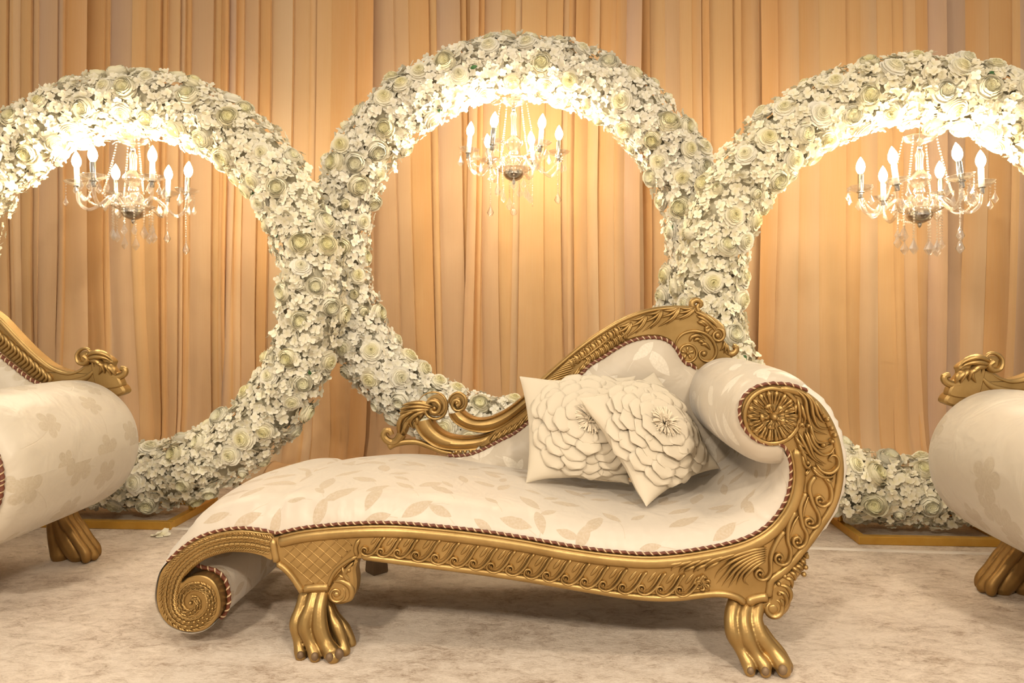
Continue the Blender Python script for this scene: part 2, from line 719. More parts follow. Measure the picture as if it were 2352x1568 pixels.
# ------------------------------------------------------------------ curtains
def curtain(x0, x1, y, seed, label):
    rnd = random.Random(seed)
    # knife pleats: flat bands of cloth of uneven width, each lapping over the next
    bands = []
    x = x0
    while x < x1:
        w = rnd.choice((rnd.uniform(.03, .06), rnd.uniform(.06, .11), rnd.uniform(.10, .17)))
        bands.append((x, w, rnd.uniform(.005, .020), rnd.random(), rnd.uniform(-.10, .10), rnd.choice((-1, 1, 1))))
        x += w
    ph = [rnd.uniform(0, 6.28) for _ in range(8)]
    zs = [3.5 - 3.42 * (k / 22) for k in range(23)]
    nz_ = len(zs)
    zs += [0.06, 0.04, 0.025, 0.018, 0.014, 0.012]
    rows, uvs = [], []
    cols = []
    for bi, (bx, w, dp, tint, sl, sg) in enumerate(bands):
        nb = max(5, int(w / .014))
        for q in range(nb):
            cols.append((bx + w * (q / (nb - 1)) * .97 + w * .012, q / (nb - 1), bi))
    for x, q, bi in cols:
        bx, w, dp, tint, sl, sg = bands[bi]
        row, ur = [], []
        for k, z in enumerate(zs):
            low = max(0.0, 1 - z / 1.8)
            f = q if sg > 0 else 1 - q
            d = -dp * (f - .5) * 1.6 - dp * .5 * math.sin(PI * f) - .012 * math.sin(x * 6 + ph[0])
            d -= low * .03 * math.sin(x * 14 + ph[1] + z) * (1 + .4 * math.sin(z * 3 + ph[2]))
            d -= .010 * low * math.sin(x * 47 + ph[3])
            yy = y + d
            zz = z
            dx = sl * low * low * .5 + .012 * math.sin(z * 1.3 + ph[4]) + .03 * low * math.sin(x * 3 + ph[5])
            if k >= nz_:   # hem spread on the floor towards the room
                s = (k - nz_ + 1) / 6
                yy -= 0.30 * s * (0.7 + 0.5 * math.sin(x * 5 + ph[4]) ** 2)
                zz = z + 0.06 * math.sin(PI * s) * abs(math.sin(x * 9 + ph[5] + s * 2)) + 0.03 * math.sin(PI * s)
            if z < 0.35:
                yy -= 0.12 * (1 - z / 0.35) ** 2
            row.append(Vector((x + dx, yy, zz)))
            ur.append((tint + .10 * (q - .5) + .06 * math.sin(z * 1.1 + tint * 9), z))
        rows.append(row)
        uvs.append(ur)
    m = MB()
    m.grid(rows, uvs)
    o = m.build('curtain_panel', VOILE, sharp=50)
    tag(o, label, 'curtain', 'peach curtain panels along the back')
    return o


CURT = [(-6.4, -3.05, 'peach voile curtain panel at the far left edge'),
        (-3.15, -2.05, 'peach curtain panel behind the left chandelier'),
        (-2.15, -1.20, 'peach curtain panel to the right of the left chandelier'),
        (-1.30, -0.45, 'peach curtain panel between the left and middle flower hoops'),
        (-0.55, 0.50, 'peach curtain panel behind the middle chandelier'),
        (0.40, 1.35, 'peach curtain panel between the middle and right flower hoops'),
        (1.25, 2.25, 'peach curtain panel just left of the right chandelier'),
        (2.15, 3.20, 'peach curtain panel behind and right of the right chandelier'),
        (3.10, 6.2, 'peach curtain panel at the far right edge')]
for i, (a, b, lab) in enumerate(CURT):
    curtain(a, b, 4.50 + 0.05 * (i % 2), 11 + i, lab)


# ================================================================== FLOWERS
def petal_grid(m, az, wa, R, H, curl, nu=4, nv=4, twist=0.0, z0=-0.25, r_in=0.2, ruf=0.0):
    rows, uvs = [], []
    for i in range(nu + 1):
        a = -1 + 2 * i / nu
        row, ur = [], []
        for j in range(nv + 1):
            t = j / nv
            te = t * (1 - 0.22 * a ** 4)
            r = R * (r_in + (1 - r_in) * math.sin(te * PI / 2)) + curl * te ** 4 + ruf * t * math.sin(a * 5 + az * 3)
            z = z0 + (H - z0) * te - abs(curl) * 0.9 * te ** 5 - 0.10 * abs(a) ** 3 * t
            ang = az + a * wa * (0.45 + 0.55 * min(1, te * 1.6)) + twist * a
            r += 0.045 * a * te
            row.append(Vector((r * math.cos(ang), r * math.sin(ang), z)))
            ur.append((min(1, math.hypot(r, 0.15)), t))
        rows.append(row)
        uvs.append(ur)
    m.grid(rows, uvs)


def flower_mesh(name, layers, mat, seed, floor):
    rnd = random.Random(seed)
    m = MB()
    for (n, R, H, curl, w, tall) in layers:
        off = rnd.uniform(0, 6.28)
        for k in range(n):
            h = H * rnd.uniform(.94, 1.06)
            petal_grid(m, off + 2 * PI * k / n + rnd.uniform(-.12, .12), w * PI / n, R * rnd.uniform(.95, 1.05), h,
                       curl * rnd.uniform(.6, 1.4), nv=3, z0=h - tall, r_in=.78, ruf=0.02)
    rows, uvs = [], []
    for r, z in floor:
        rows.append([Vector((r * math.cos(2 * PI * j / 12), r * math.sin(2 * PI * j / 12), z)) for j in range(12)])
        uvs.append([(r, 0)] * 12)
    m.grid(rows, uvs, closed_v=True)
    o = m.build(name, mat, sharp=0)
    me = o.data
    bpy.data.objects.remove(o)
    return me


R_LAY = [(2, .05, .64, .02, 1.7, .25), (2, .11, .64, .02, 1.6, .25), (3, .19, .62, .03, 1.5, .26), (3, .29, .59, .04, 1.45, .28), (4, .39, .54, .06, 1.4, .30), (4, .50, .48, .09, 1.4, .32),
         (5, .62, .39, .13, 1.35, .34), (6, .75, .27, .17, 1.3, .36), (7, .86, .12, .18, 1.25, .36)]
R_FLO = [(.01, .50), (.2, .47), (.4, .36), (.6, .20), (.8, .0), (.9, -.2)]
P_LAY = [(2, .06, .46, .0, 1.6, .2), (3, .15, .47, .0, 1.5, .22), (4, .25, .48, .01, 1.5, .24), (5, .35, .50, .01, 1.5, .26), (5, .45, .54, .0, 1.5, .3), (5, .56, .60, -.04, 1.5, .4),
         (5, .68, .60, -.10, 1.5, .55), (5, .80, .50, -.12, 1.5, .65), (6, .90, .28, .02, 1.4, .5)]
P_FLO = [(.01, .36), (.3, .36), (.5, .34), (.62, .25), (.8, .0), (.9, -.2)]
B_LAY = [(2, .10, .72, -.02, 1.7, .3), (3, .22, .74, -.08, 1.7, .5), (3, .36, .72, -.12, 1.7, .7), (4, .50, .62, -.12, 1.6, .8), (4, .62, .40, -.02, 1.5, .6)]
B_FLO = [(.01, .5), (.3, .45), (.5, .2), (.6, -.2)]
ROSES = [flower_mesh('rose', R_LAY, ROSE, 1, R_FLO), flower_mesh('rose', R_LAY, ROSE, 2, R_FLO), flower_mesh('rose', P_LAY, ROSE2, 3, P_FLO),
         flower_mesh('rose', P_LAY, ROSE2, 4, P_FLO), flower_mesh('rose', B_LAY, ROSE, 5, B_FLO)]


def frame_from(n, rnd):
    n = n.normalized()
    a = Vector((0, 0, 1)) if abs(n.z) < 0.9 else Vector((1, 0, 0))
    A = n.cross(a).normalized()
    Bv = n.cross(A)
    q = rnd.uniform(0, 2 * PI)
    A2 = A * math.cos(q) + Bv * math.sin(q)
    B2 = n.cross(A2)
    return A2, B2, n


def add_floret(m, p, n, s, rnd):
    A, Bv, N = frame_from(n, rnd)
    for k in range(4):
        q = PI / 2 * k + rnd.uniform(-.15, .15)
        D = A * math.cos(q) + Bv * math.sin(q)
        Q = N.cross(D)
        L = s * rnd.uniform(.85, 1.1)
        wd = L * rnd.uniform(.42, .52)
        up = rnd.uniform(.02, .34) * L
        dn = rnd.uniform(-.1, .12) * L
        pts = [p, p + D * L * .45 + Q * wd + N * up * .6, p + D * L * .55 + N * up * .35, p + D * L * .45 - Q * wd + N * up * .6,
               p + D * L * .92 + Q * wd * .62 + N * (up + dn), p + D * L + N * (up * .7 + dn), p + D * L * .92 - Q * wd * .62 + N * (up + dn)]
        b = len(m.v)
        m.v.extend([tuple(x) for x in pts])
        m.uv.extend([(0.0, 0), (.6, 0), (.5, 0), (.6, 0), (1, 0), (1, 0), (1, 0)])
        for f in ((0, 1, 2), (0, 2, 3)):
            m.f.append(tuple(b + i for i in f))
            m.mi.append(0)
        for f in ((1, 4, 5, 2), (2, 5, 6, 3)):
            m.f.append(tuple(b + i for i in f))
            m.mi.append(0)


def hoop(cx, cy, cz, seed, label, base_half=0.34, nfl=7000):
    rnd = random.Random(seed)
    R, rt = 0.945, 0.118
    t = thing('flower_hoop', label, 'flower arch', (cx, cy, 0), 'white flower hoops')
    C = Vector((cx, cy, cz))

    def tor(al, be, r):
        e = Vector((math.cos(al), 0, math.sin(al)))
        n = e * math.cos(be) + Vector((0, -1, 0)) * math.sin(be)
        return C + e * R + n * r, n
    m = MB()
    rows = []
    for i in range(72):
        rows.append([tor(2 * PI * i / 72, 2 * PI * j / 12, rt)[0] for j in range(12)])
    m.grid(rows, closed_u=True, closed_v=True)
    m.build('foam_core', MOSS, t)
    # roses
    placed = []
    tries = 0
    while len(placed) < 135 and tries < 14000:
        tries += 1
        al = rnd.uniform(0, 2 * PI)
        be = PI / 2 + rnd.uniform(-1.65, 1.65)
        p, n = tor(al, be, rt + 0.034)
        if p.z < 0.07:
            continue
        if any((p - q[0]).length < 0.099 for q in placed):
            continue
        me = ROSES[rnd.choice((0, 0, 1, 1, 2, 2, 3, 3, 4))]
        s = rnd.uniform(.050, .066) * (0.8 if me == ROSES[4] else 1.0)
        placed.append((p, s))
        n2 = (n * 1.0 + Vector((rnd.gauss(0, .22), -0.25 + rnd.gauss(0, .15), rnd.gauss(0, .22))))
        A, Bv, N = frame_from(n2, rnd)
        M = Matrix((A, Bv, N)).transposed().to_4x4()
        M = Matrix.Translation(p - Vector((cx, cy, 0))) @ M @ Matrix.Diagonal((s, s, s * rnd.uniform(.9, 1.1), 1))
        inst('rose', me, t, M)
    m = MB()
    for i in range(nfl):
        al = rnd.uniform(0, 2 * PI)
        be = PI / 2 + rnd.triangular(-PI, PI, 0) * (1.0 if rnd.random() < .8 else .6)
        lump = 0.012 * math.sin(al * 23 + seed) * math.sin(be * 4 + al * 9)
        p, n = tor(al, be, rt + rnd.uniform(0.012, 0.050) + lump)
        if any((p - q).length < .80 * s_ for q, s_ in placed):
            continue
        n2 = (n + Vector((rnd.gauss(0, .42), rnd.gauss(0, .42), rnd.gauss(0, .42))))
        if p.z < 0.03:
            p.z = 0.03 + rnd.uniform(0, .02)
        add_floret(m, p, n2, rnd.uniform(.018, .028), rnd)
    fo = m.build('hydrangea_florets', HYDR, t, sharp=0)
    fo['kind'] = 'stuff'
    fo['label'] = 'dense small white hydrangea florets filling the hoop'
    # a few green leaves peeping out
    for k in range(7):
        al, be = rnd.uniform(0, 2 * PI), PI / 2 + rnd.uniform(-1.2, 1.2)
        p, n = tor(al, be, rt + .035)
        if p.z < .06:
            continue
        A, Bv, N = frame_from(n + Vector((rnd.gauss(0, .5), rnd.gauss(0, .5), rnd.gauss(0, .5))), rnd)
        m = MB()
        rows = []
        for i in range(6):
            q = i / 5
            w = .009 * math.sin(PI * q) ** .8 + .0006
            c = p + A * (.04 * q) + N * (.01 * math.sin(PI * q))
            rows.append([c - Bv * w + N * .003, c, c + Bv * w + N * .003])
        m.grid(rows)
        m.build('leaf', LEAFG, t)
    # gold stand
    hb = base_half
    y0, y1 = cy - 0.24, cy + 0.24
    bw, bh = 0.036, 0.036

    def bar(lo, hi, nm):
        q = MB()
        q.box(lo, hi)
        o = q.build(nm, BAR_GOLD, t, smooth=False)
        bv = o.modifiers.new('bevel', 'BEVEL')
        bv.width = 0.003
        bv.segments = 2
    bar((cx - hb, y0, 0), (cx + hb, y0 + bw, bh), 'base_bar')
    bar((cx - hb, y1 - bw, 0), (cx + hb, y1, bh), 'base_bar')
    for sx in (-1, 1):
        xx = cx + sx * (hb - bw / 2)
        bar((xx - bw / 2, y0 + bw, 0), (xx + bw / 2, y1 - bw, bh), 'base_bar')
        zt = cz - math.sqrt(R * R - (hb - bw / 2) ** 2)
        bar((xx - .014, cy - .014, bh), (xx + .014, cy + .014, zt - .02), 'post')
    return t


hoop(-2.154, 3.52, 1.135, 21, 'white rose hoop on the left, around the left chandelier, behind the left settee')
hoop(0.5 * (PW(1183, 573, 3.76).x * 2), 3.76, 1.36, 22, 'white rose hoop in the middle, raised higher, behind the chaise')
hoop(1.675, 3.50, 1.125, 23, 'white rose hoop on the right, around the right chandelier')


# ================================================================== CHANDELIERS
def chandelier(loc, seed, label, rot, sc=1.0, canopy_dz=0.0, spread=1.0, cord=0.1, ball_drop=False):
    """local z = 0 at the arm cups' height"""
    rnd = random.Random(seed)
    t = thing('crystal_chandelier', label, 'chandelier', loc, 'crystal chandeliers hanging in the hoops')

    def bl(m, name, mat, parent=t, sharp=40):
        m.v = [tuple(Vector(p) * sc) for p in m.v]
        return m.build(name, mat, parent, world=False, sharp=sharp)
    zt = 0.22 + canopy_dz
    m = MB()
    m.lathe([(.008, -.005), (.02, .0), (.055, .012), (.075, .032), (.072, .034), (.05, .02), (.015, .012), (.004, .03)], 24, (0, 0, zt), .05, 8)
    bl(m, 'canopy_dish', CRYSTAL)
    m = MB()
    m.lathe([(.002, zt - .005), (.014, zt - .012), (.014, zt - .022), (.008, zt - .03)], 12)
    m.tube([Vector((0, 0, zt + .02)), Vector((0.002, 0, zt + .02 + cord))], .0022, 6)
    bl(m, 'hanging_rod', CHROME)
    m = MB()
    m.lathe([(.012, zt - .03), (.022, zt - .05), (.017, zt - .075), (.016, .10), (.03, .085), (.048, .065), (.05, .05), (.03, .02), (.02, .012),
             (.026, .002), (.028, -.008), (.016, -.02), (.02, -.03), (.04, -.045), (.044, -.065), (.036, -.09), (.022, -.10)], 20)
    bl(m, 'glass_column', CRYSTAL)
    m = MB()
    m.lathe([(.02, -.098), (.03, -.102), (.055, -.108), (.057, -.118), (.045, -.138), (.022, -.15), (.010, -.154), (.009, -.164), (.004, -.172), (.0005, -.174)], 24)
    for k in range(6):
        a = 2 * PI * k / 6 + rot
        c = Vector((.042 * math.cos(a), .042 * math.sin(a), 0))
        m.lathe([(.007, -.108), (.0085, -.104), (.0085, -.09), (.007, -.088)], 10, c)
    bl(m, 'hub_bowl', CHROME)
    m = MB()
    m.lathe([(.05, -.108), (.075, -.10), (.10, -.085), (.098, -.083), (.075, -.096), (.05, -.104)], 28, (0, 0, 0), .05, 14)
    bl(m, 'hub_dish', CRYSTAL)
    tips = []
    for k in range(6):
        a = 2 * PI * k / 6 + rot
        D = Vector((math.cos(a), math.sin(a), 0))
        rr = 0.25 * spread
        dz = rnd.uniform(-.012, .012)
        pts = cr([D * .042 + Vector((0, 0, -.095)), D * .07 + Vector((0, 0, -.045)), D * .105 + Vector((0, 0, -.042)), D * .15 + Vector((0, 0, -.085)),
                  D * (.20 * spread) + Vector((0, 0, -.115 + dz)), D * (rr - .01) + Vector((0, 0, -.085 + dz)), D * rr + Vector((0, 0, -.03 + dz))], 6)
        m = MB()
        m.tube(pts, .0085, 8)
        arm = bl(m, 'arm', CRYSTAL)
        tip = D * rr + Vector((0, 0, dz))
        tips.append(tip)
        lean = Vector((rnd.gauss(0, .05), rnd.gauss(0, .05), 1)).normalized()

        def ax(prof, seg=14, flute=0.0, nf=8):
            q = MB()
            q.lathe(prof, seg, (0, 0, 0), flute, nf)
            qr = Vector((0, 0, 1)).rotation_difference(lean)
            q.v = [tuple(qr @ Vector(p) + tip) for p in q.v]
            return q
        bl(ax([(.0105, -.03), (.0115, -.028), (.0115, -.008), (.018, -.004), (.018, -.001)]), 'candle_cup', CHROME, arm)
        bl(ax([(.012, -.002), (.03, .002), (.05, .013), (.058, .024), (.056, .025), (.045, .015), (.02, .006)], 28, .05, 7), 'drip_dish', CRYSTAL, arm)
        bl(ax([(.0125, .0), (.0125, .085), (.0105, .088), (.006, .088)]), 'candle_sleeve', SLEEVE if k % 2 else CHROME, arm)
        bl(ax([(.008, .086), (.0185, .104), (.0215, .119), (.019, .136), (.010, .156), (.0008, .170)], 10), 'bulb', BULB, arm)

    def drop_at(m, p, s=1.0):
        r, h = .016 * s, .05 * s
        rows = []
        for (q, z) in ((.08, 0), (.45, -.25), (1.0, -.62), (.55, -.85), (.02, -1.0)):
            rows.append([p + Vector((r * q * math.cos(PI / 3 * j), .45 * r * q * math.sin(PI / 3 * j), h * z)) for j in range(6)])
        m.grid(rows, closed_v=True)

    def beads(m, a, b, sag=0.0, step=.0125, r=.0052):
        L = (b - a).length + sag
        n = max(2, int(L / step))
        for i in range(n + 1):
            q = i / n
            p = a.lerp(b, q) + Vector((0, 0, -sag * 4 * q * (1 - q)))
            m.ball(p, r, seg=6, rings=4)

    # drops under every drip dish
    for k, tip in enumerate(tips):
        for j in range(4):
            a = 2 * PI * j / 4 + rnd.uniform(0, 1.5)
            p = tip + Vector((.054 * math.cos(a), .054 * math.sin(a), .018))
            L = rnd.choice((.012, .02, .04, .07))
            m = MB()
            beads(m, p, p + Vector((0, 0, -L)))
            drop_at(m, p + Vector((0, 0, -L - .004)), rnd.uniform(.8, 1.2))
            bl(m, 'crystal_drop', CRYSTAL, sharp=15)
        # swag of beads between neighbouring arms
        nx = tips[(k + 1) % 6]
        if rnd.random() < .6:
            m = MB()
            beads(m, tip + Vector((0, 0, -.01)), nx + Vector((0, 0, -.01)), sag=rnd.uniform(.05, .12))
            bl(m, 'bead_strand', CRYSTAL, sharp=0)
        if k in (0, 2, 3, 5):
            m = MB()
            a = math.atan2(tip.y, tip.x)
            beads(m, Vector((.07 * math.cos(a), .07 * math.sin(a), zt + .03)), tip * .55 + Vector((0, 0, -.03)), sag=.02)
            bl(m, 'bead_strand', CRYSTAL, sharp=0)
    # strands under the hub
    for k in range(11):
        a = 2 * PI * k / 11 + rnd.uniform(0, .3)
        p = Vector((.092 * math.cos(a), .092 * math.sin(a), -.088))
        L = rnd.uniform(.06, .15)
        m = MB()
        beads(m, p, p + Vector((0, 0, -L)))
        drop_at(m, p + Vector((0, 0, -L - .004)), rnd.uniform(1.0, 1.5))
        bl(m, 'crystal_drop', CRYSTAL, sharp=15)
    for k in range(3):
        tip = rnd.choice(tips)
        p = tip * .98 + Vector((0, 0, -.03))
        L = rnd.uniform(.14, .24)
        m = MB()
        beads(m, p, p + Vector((0, 0, -L)))
        if k:
            drop_at(m, p + Vector((0, 0, -L - .004)), 1.3)
        bl(m, 'bead_strand', CRYSTAL, sharp=0)
    if ball_drop:
        m = MB()
        beads(m, Vector((0, 0, -.175)), Vector((0, 0, -.30)))
        m.ball(Vector((0, 0, -.325)), .02, seg=12, rings=8)
        bl(m, 'crystal_ball', CRYSTAL, sharp=0)
    return t


p = PW(306, 435, 3.50)
chandelier(p, 31, 'lit crystal chandelier hanging in the left flower hoop', 0.35, 1.0, 0.0)
p = PW(1180, 352, 3.76)
chandelier(p, 32, 'lit crystal chandelier with a hanging crystal ball in the middle hoop', 0.12, 0.95, 0.04, 1.0, .09, True)
p = PW(2112, 438, 3.48)
chandelier(p, 33, 'lit crystal chandelier hanging in the right flower hoop', 0.75, 1.0, 0.0)

# ================================================================== CHAISE LONGUE
chaise = thing('chaise_longue', 'large carved gold chaise longue with cream leaf-patterned satin upholstery in the centre', 'chaise longue', (0.0, 2.45, 0))
NF = Vector((0, -1, 0))

# traced guide lines (photo pixels on the front plane)
ROPE_SEAT = [(1790, 1018), (1806, 1034), (1815, 1066), (1815, 1108), (1800, 1158), (1760, 1208), (1700, 1240), (1600, 1262), (1500, 1272), (1400, 1266),
             (1300, 1252), (1200, 1234), (1100, 1219), (1000, 1208), (900, 1201), (800, 1203), (700, 1212), (634, 1226)]
ROPE_FOOT = [(634, 1226), (605, 1218), (554, 1213), (501, 1220), (456, 1235), (420, 1258)]
FOOT_OUT = [(420, 1258), (385, 1291), (367, 1316), (359, 1350), (358, 1380), (366, 1410), (385, 1435), (410, 1448), (438, 1453)]
ARM_OUT = [(1788, 884), (1818, 887), (1850, 898), (1885, 926), (1912, 966), (1930, 1015), (1938, 1070), (1934, 1120), (1918, 1170), (1890, 1215), (1856, 1262), (1814, 1311), (1778, 1338)]
DISC_L = [(1788, 1014), (1762, 1014), (1732, 1001), (1710, 974), (1703, 943), (1712, 913), (1738, 892), (1770, 884)]
BOTTOM = [(1766, 1352), (1764, 1378), (1738, 1384), (1712, 1396), (1695, 1381), (1672, 1372), (1640, 1370), (1600, 1374), (1550, 1379), (1500, 1379), (1450, 1375), (1400, 1368),
          (1300, 1351), (1200, 1334), (1100, 1319), (1000, 1306), (900, 1293), (828, 1283), (806, 1292), (778, 1318), (758, 1345), (753, 1361), (696, 1361), (690, 1350),
          (668, 1318), (642, 1294), (626, 1285), (620, 1262), (612, 1240)]

# --- front board
outl = cr(F([(634, 1232)] + [(x, y + 6) for x, y in ROPE_SEAT[::-1][1:-1]] + DISC_L + ARM_OUT + BOTTOM), 3, closed=True)
m = MB()
m.plate(outl, 0.05, 0.003)
board = m.build('front_frame', GOLD, chaise, sharp=35)

# --- foot scroll board
foot_in = [(626, 1285), (600, 1277), (572, 1271), (545, 1269), (519, 1270), (474, 1283), (445, 1302), (425, 1322), (412, 1335)]
disc_t = [(418, 1337), (430, 1328), (455, 1322), (480, 1329), (497, 1350), (505, 1385), (499, 1415), (480, 1440), (460, 1450)]
m = MB()
m.plate(cr(F(FOOT_OUT[::-1] + ROPE_FOOT[::-1][1:-1] + [(628, 1232)] + foot_in + disc_t, .0015), 4, closed=True), 0.05, 0.003)
foot = m.build('foot_scroll', GOLD, chaise, sharp=35)

# scales carved along the foot scroll
m = MB()
band = [(618, 1252), (572, 1243), (519, 1244), (470, 1258), (428, 1285), (398, 1320), (386, 1360), (388, 1395), (402, 1420), (428, 1434), (456, 1430),
        (478, 1412), (486, 1386), (478, 1358), (456, 1346), (432, 1350), (416, 1368), (415, 1392), (430, 1408), (448, 1402), (456, 1388), (450, 1374), (438, 1372)]
bandw = [25, 26, 26, 25, 25, 25, 24, 20, 18, 17, 15, 14, 13, 13, 12, 11, 10, 10, 9, 8, 7, 6, 5]
bp = cr([Vector((x, y, w)) for (x, y), w in zip(band, bandw)], 10)
bp = resample(bp, 12.5)
for i in range(len(bp) - 1):
    q = bp[i]
    T = Vector((bp[i + 1].x - q.x, bp[i + 1].y - q.y))
    if T.length < 1e-6:
        continue
    T.normalize()
    Q = Vector((-T.y, T.x))
    w = q.z

    def L2(a, b):
        return (q.x + T.x * a + Q.x * b, q.y + T.y * a + Q.y * b)
    cw = w * .29
    rows_ = ((-cw, 0.0), (cw, 5.5)) if w > 12 else ((0.0, 0.0),)
    for o_, st in rows_:
        m.ridge(F([L2(st - 9, o_), L2(st - 4, o_), L2(st + 1, o_), L2(st + 5, o_), L2(st + 7, o_)]), max(cw, 3.5) * 1.08 * PX, .0080, seg=6, taper='club')
        for k_ in (-.5, 0, .5):
            m.ridge(F([L2(st - 6, o_ + k_ * cw), L2(st, o_ + k_ * cw * 1.1), L2(st + 5, o_ + k_ * cw * 1.3)], -.0045), 0.9 * PX, .0028, seg=4, taper='both')
    for sg_ in (-1, 1):
        for st in (0, 5.5):
            m.ridge(F([L2(st - 7, sg_ * w * .58), L2(st - 1, sg_ * w * .72), L2(st + 6, sg_ * w * .93)]), 3.2 * PX, .0075, seg=5, taper='leaf')
m.knob(F([(438, 1384)])[0], 5 * PX, h=.008)
tag(m.build('scale_carving', GOLD, foot, sharp=0), 'rows of small overlapping carved gold scales')

# --- mouldings
seat_line = [(x, y) for x, y in ROPE_SEAT[1:]]
m = MB()
off = offset2(seat_line, -21)
m.ridge(resample(cr(F(off), 6), .012), 13 * PX, 10 * PX, taper='cap', round_=.03)
off = offset2(seat_line, -7.5)
m.ridge(resample(cr(F(off), 6), .012), 4 * PX, 6 * PX, taper='cap', round_=.03)
m.ridge(resample(cr(F(ROPE_FOOT[:1] + [(x, y + 7) for x, y in ROPE_FOOT[1:]]), 6), .01), 5 * PX, 5 * PX, taper='both')
m.build('top_moulding', GOLD, board, sharp=0)
m = MB()
bl_ = [(828, 1277), (900, 1286), (1000, 1299), (1100, 1312), (1200, 1327), (1300, 1344), (1400, 1361), (1450, 1368), (1500, 1372), (1550, 1372), (1600, 1367), (1640, 1363), (1672, 1365), (1698, 1374), (1713, 1388)]
m.ridge(resample(cr(F(bl_), 6), .012), 8.5 * PX, 9 * PX, taper='cap', round_=.03)
m.ridge(resample(cr(F([(1713, 1386), (1736, 1374), (1765, 1370)]), 6), .008), 11 * PX, 10 * PX, taper='cap')
m.ridge(resample(cr(F([(634, 1290), (652, 1303), (672, 1324), (696, 1360)]), 6), .01), 8 * PX, 10 * PX, taper='cap')
m.ridge(resample(cr(F([(694, 1352), (724, 1349), (756, 1348)]), 6), .01), 10 * PX, 10 * PX, taper='cap')
m.ridge(resample(cr(F([(626, 1236), (630, 1262), (636, 1292)]), 6), .01), 9 * PX, 8 * PX, taper='cap')
m.ridge(resample(cr(F([(826, 1236), (817, 1258), (822, 1280)]), 6), .01), 6 * PX, 7 * PX, taper='cap')
m.ridge(resample(cr(F([(822, 1276), (796, 1290), (770, 1312), (756, 1340), (754, 1352)]), 6), .01), 5 * PX, 7 * PX, taper='cap')
ao = offset2(ARM_OUT, 9)
m.ridge(resample(cr(F(ao + [(1768, 1350), (1764, 1372)]), 6), .012), 9 * PX, 8 * PX, taper='cap', round_=.03)
m.build('edge_moulding', GOLD, board, sharp=0)

# --- lattice panel over the left leg
poly = [(650, 1250), (700, 1243), (760, 1238), (812, 1238), (806, 1264), (778, 1290), (756, 1318), (748, 1342), (704, 1342), (682, 1308), (652, 1286)]


def inside(x, y, pg):
    r = False
    for i in range(len(pg)):
        x1, y1 = pg[i]
        x2, y2 = pg[i - 1]
        if (y1 > y) != (y2 > y) and x < (x2 - x1) * (y - y1) / (y2 - y1) + x1:
            r = not r
    return r


m = MB()
for fam in (1, -1):
    for k in range(-14, 22):
        seg = []
        for s in range(0, 260, 3):
            x = 560 + k * 27 + s * 0.72
            y = (1225 + s * 0.62) if fam == 1 else (1370 - s * 0.70)
            if inside(x, y, poly):
                seg.append((x, y))
        if len(seg) > 3:
            m.ridge(F(seg[::2] + [seg[-1]]), 1.6 * PX, 2.6 * PX, seg=4, taper='none')
m.build('lattice_carving', GOLD, board, sharp=0)

# --- S scrolls along the apron
SPI = [(839.5, 1263.5), (876.5, 1266), (915, 1268.6), (957, 1275), (1001.5, 1281), (1045, 1288), (1088, 1294), (1129, 1300.5), (1172.5, 1307), (1214.5, 1314.5),
       (1256.6, 1321), (1300, 1328.6), (1343, 1336), (1385.5, 1342.6), (1430, 1348.6), (1474, 1351), (1516.6, 1354), (1560.6, 1355)]
for i, (sx, sy) in enumerate(SPI):
    m = MB()
    k = 0.86 if i < 3 else 1.0
    kx = (36 / 43.0) if i < 3 else 1.0
    sh = [(57, -38), (47, -27), (36, -9), (22, 6), (7, 12.5), (-6, 8), (-10.5, -1), (-5, -9.5), (4, -8), (6.5, -1), (2, 4)]
    pts = resample(cr(F([(sx + a * kx, sy + b * k) for a, b in sh]), 6), .0045)
    m.ridge(pts, lambda t: (4.6 - 1.6 * t) * PX, 10.5 * PX, taper='cap', round_=.12)
    sh2 = [(46, -37), (37, -26), (26, -9), (14, 2), (5, 5)]
    m.ridge(resample(cr(F([(sx + a * kx, sy + b * k) for a, b in sh2]), 5), .006), 3.0 * PX, 8 * PX, seg=4, taper='leaf')
    m.knob(F([(sx - 0.5, sy - 1)])[0], 3.8 * PX, h=9 * PX, seg=8, rings=3)
    sh3 = [(33, -38), (22, -24), (12, -13)]
    m.ridge(resample(cr(F([(sx + a * kx, sy + b * k) for a, b in sh3]), 5), .006), 5 * PX * kx, 3.4 * PX, taper='both')
    m.build('scroll_carving', GOLD, board, sharp=0)

# --- looping scrolls up the arm
ARMSC = [[(1801, 1217), (1783, 1243), (1770, 1275), (1769, 1312), (1757, 1328), (1741, 1327), (1734, 1315), (1742, 1306), (1751, 1312), (1746, 1320)],
         [(1826, 1172), (1811, 1203), (1808, 1238), (1815, 1263), (1811, 1286), (1798, 1295), (1783, 1290), (1779, 1278), (1788, 1270), (1796, 1278), (1790, 1285)],
         [(1850, 1129), (1837, 1164), (1842, 1203), (1852, 1225), (1847, 1247), (1832, 1256), (1821, 1246), (1822, 1235), (1832, 1231), (1838, 1241), (1831, 1247)],
         [(1872, 1091), (1858, 1117), (1865, 1152), (1879, 1180), (1879, 1201), (1865, 1210), (1850, 1204), (1848, 1192), (1858, 1188), (1866, 1196), (1859, 1203)],
         [(1864, 1070), (1888, 1091), (1906, 1117), (1907, 1147), (1891, 1161), (1876, 1155), (1873, 1143), (1882, 1138), (1890, 1147), (1883, 1153)],
         [(1768, 1283), (1776, 1255), (1795, 1228)], [(1810, 1240), (1820, 1205), (1836, 1180)], [(1842, 1200), (1846, 1165), (1858, 1135)],
         [(1856, 1075), (1849, 1090), (1862, 1076)]]
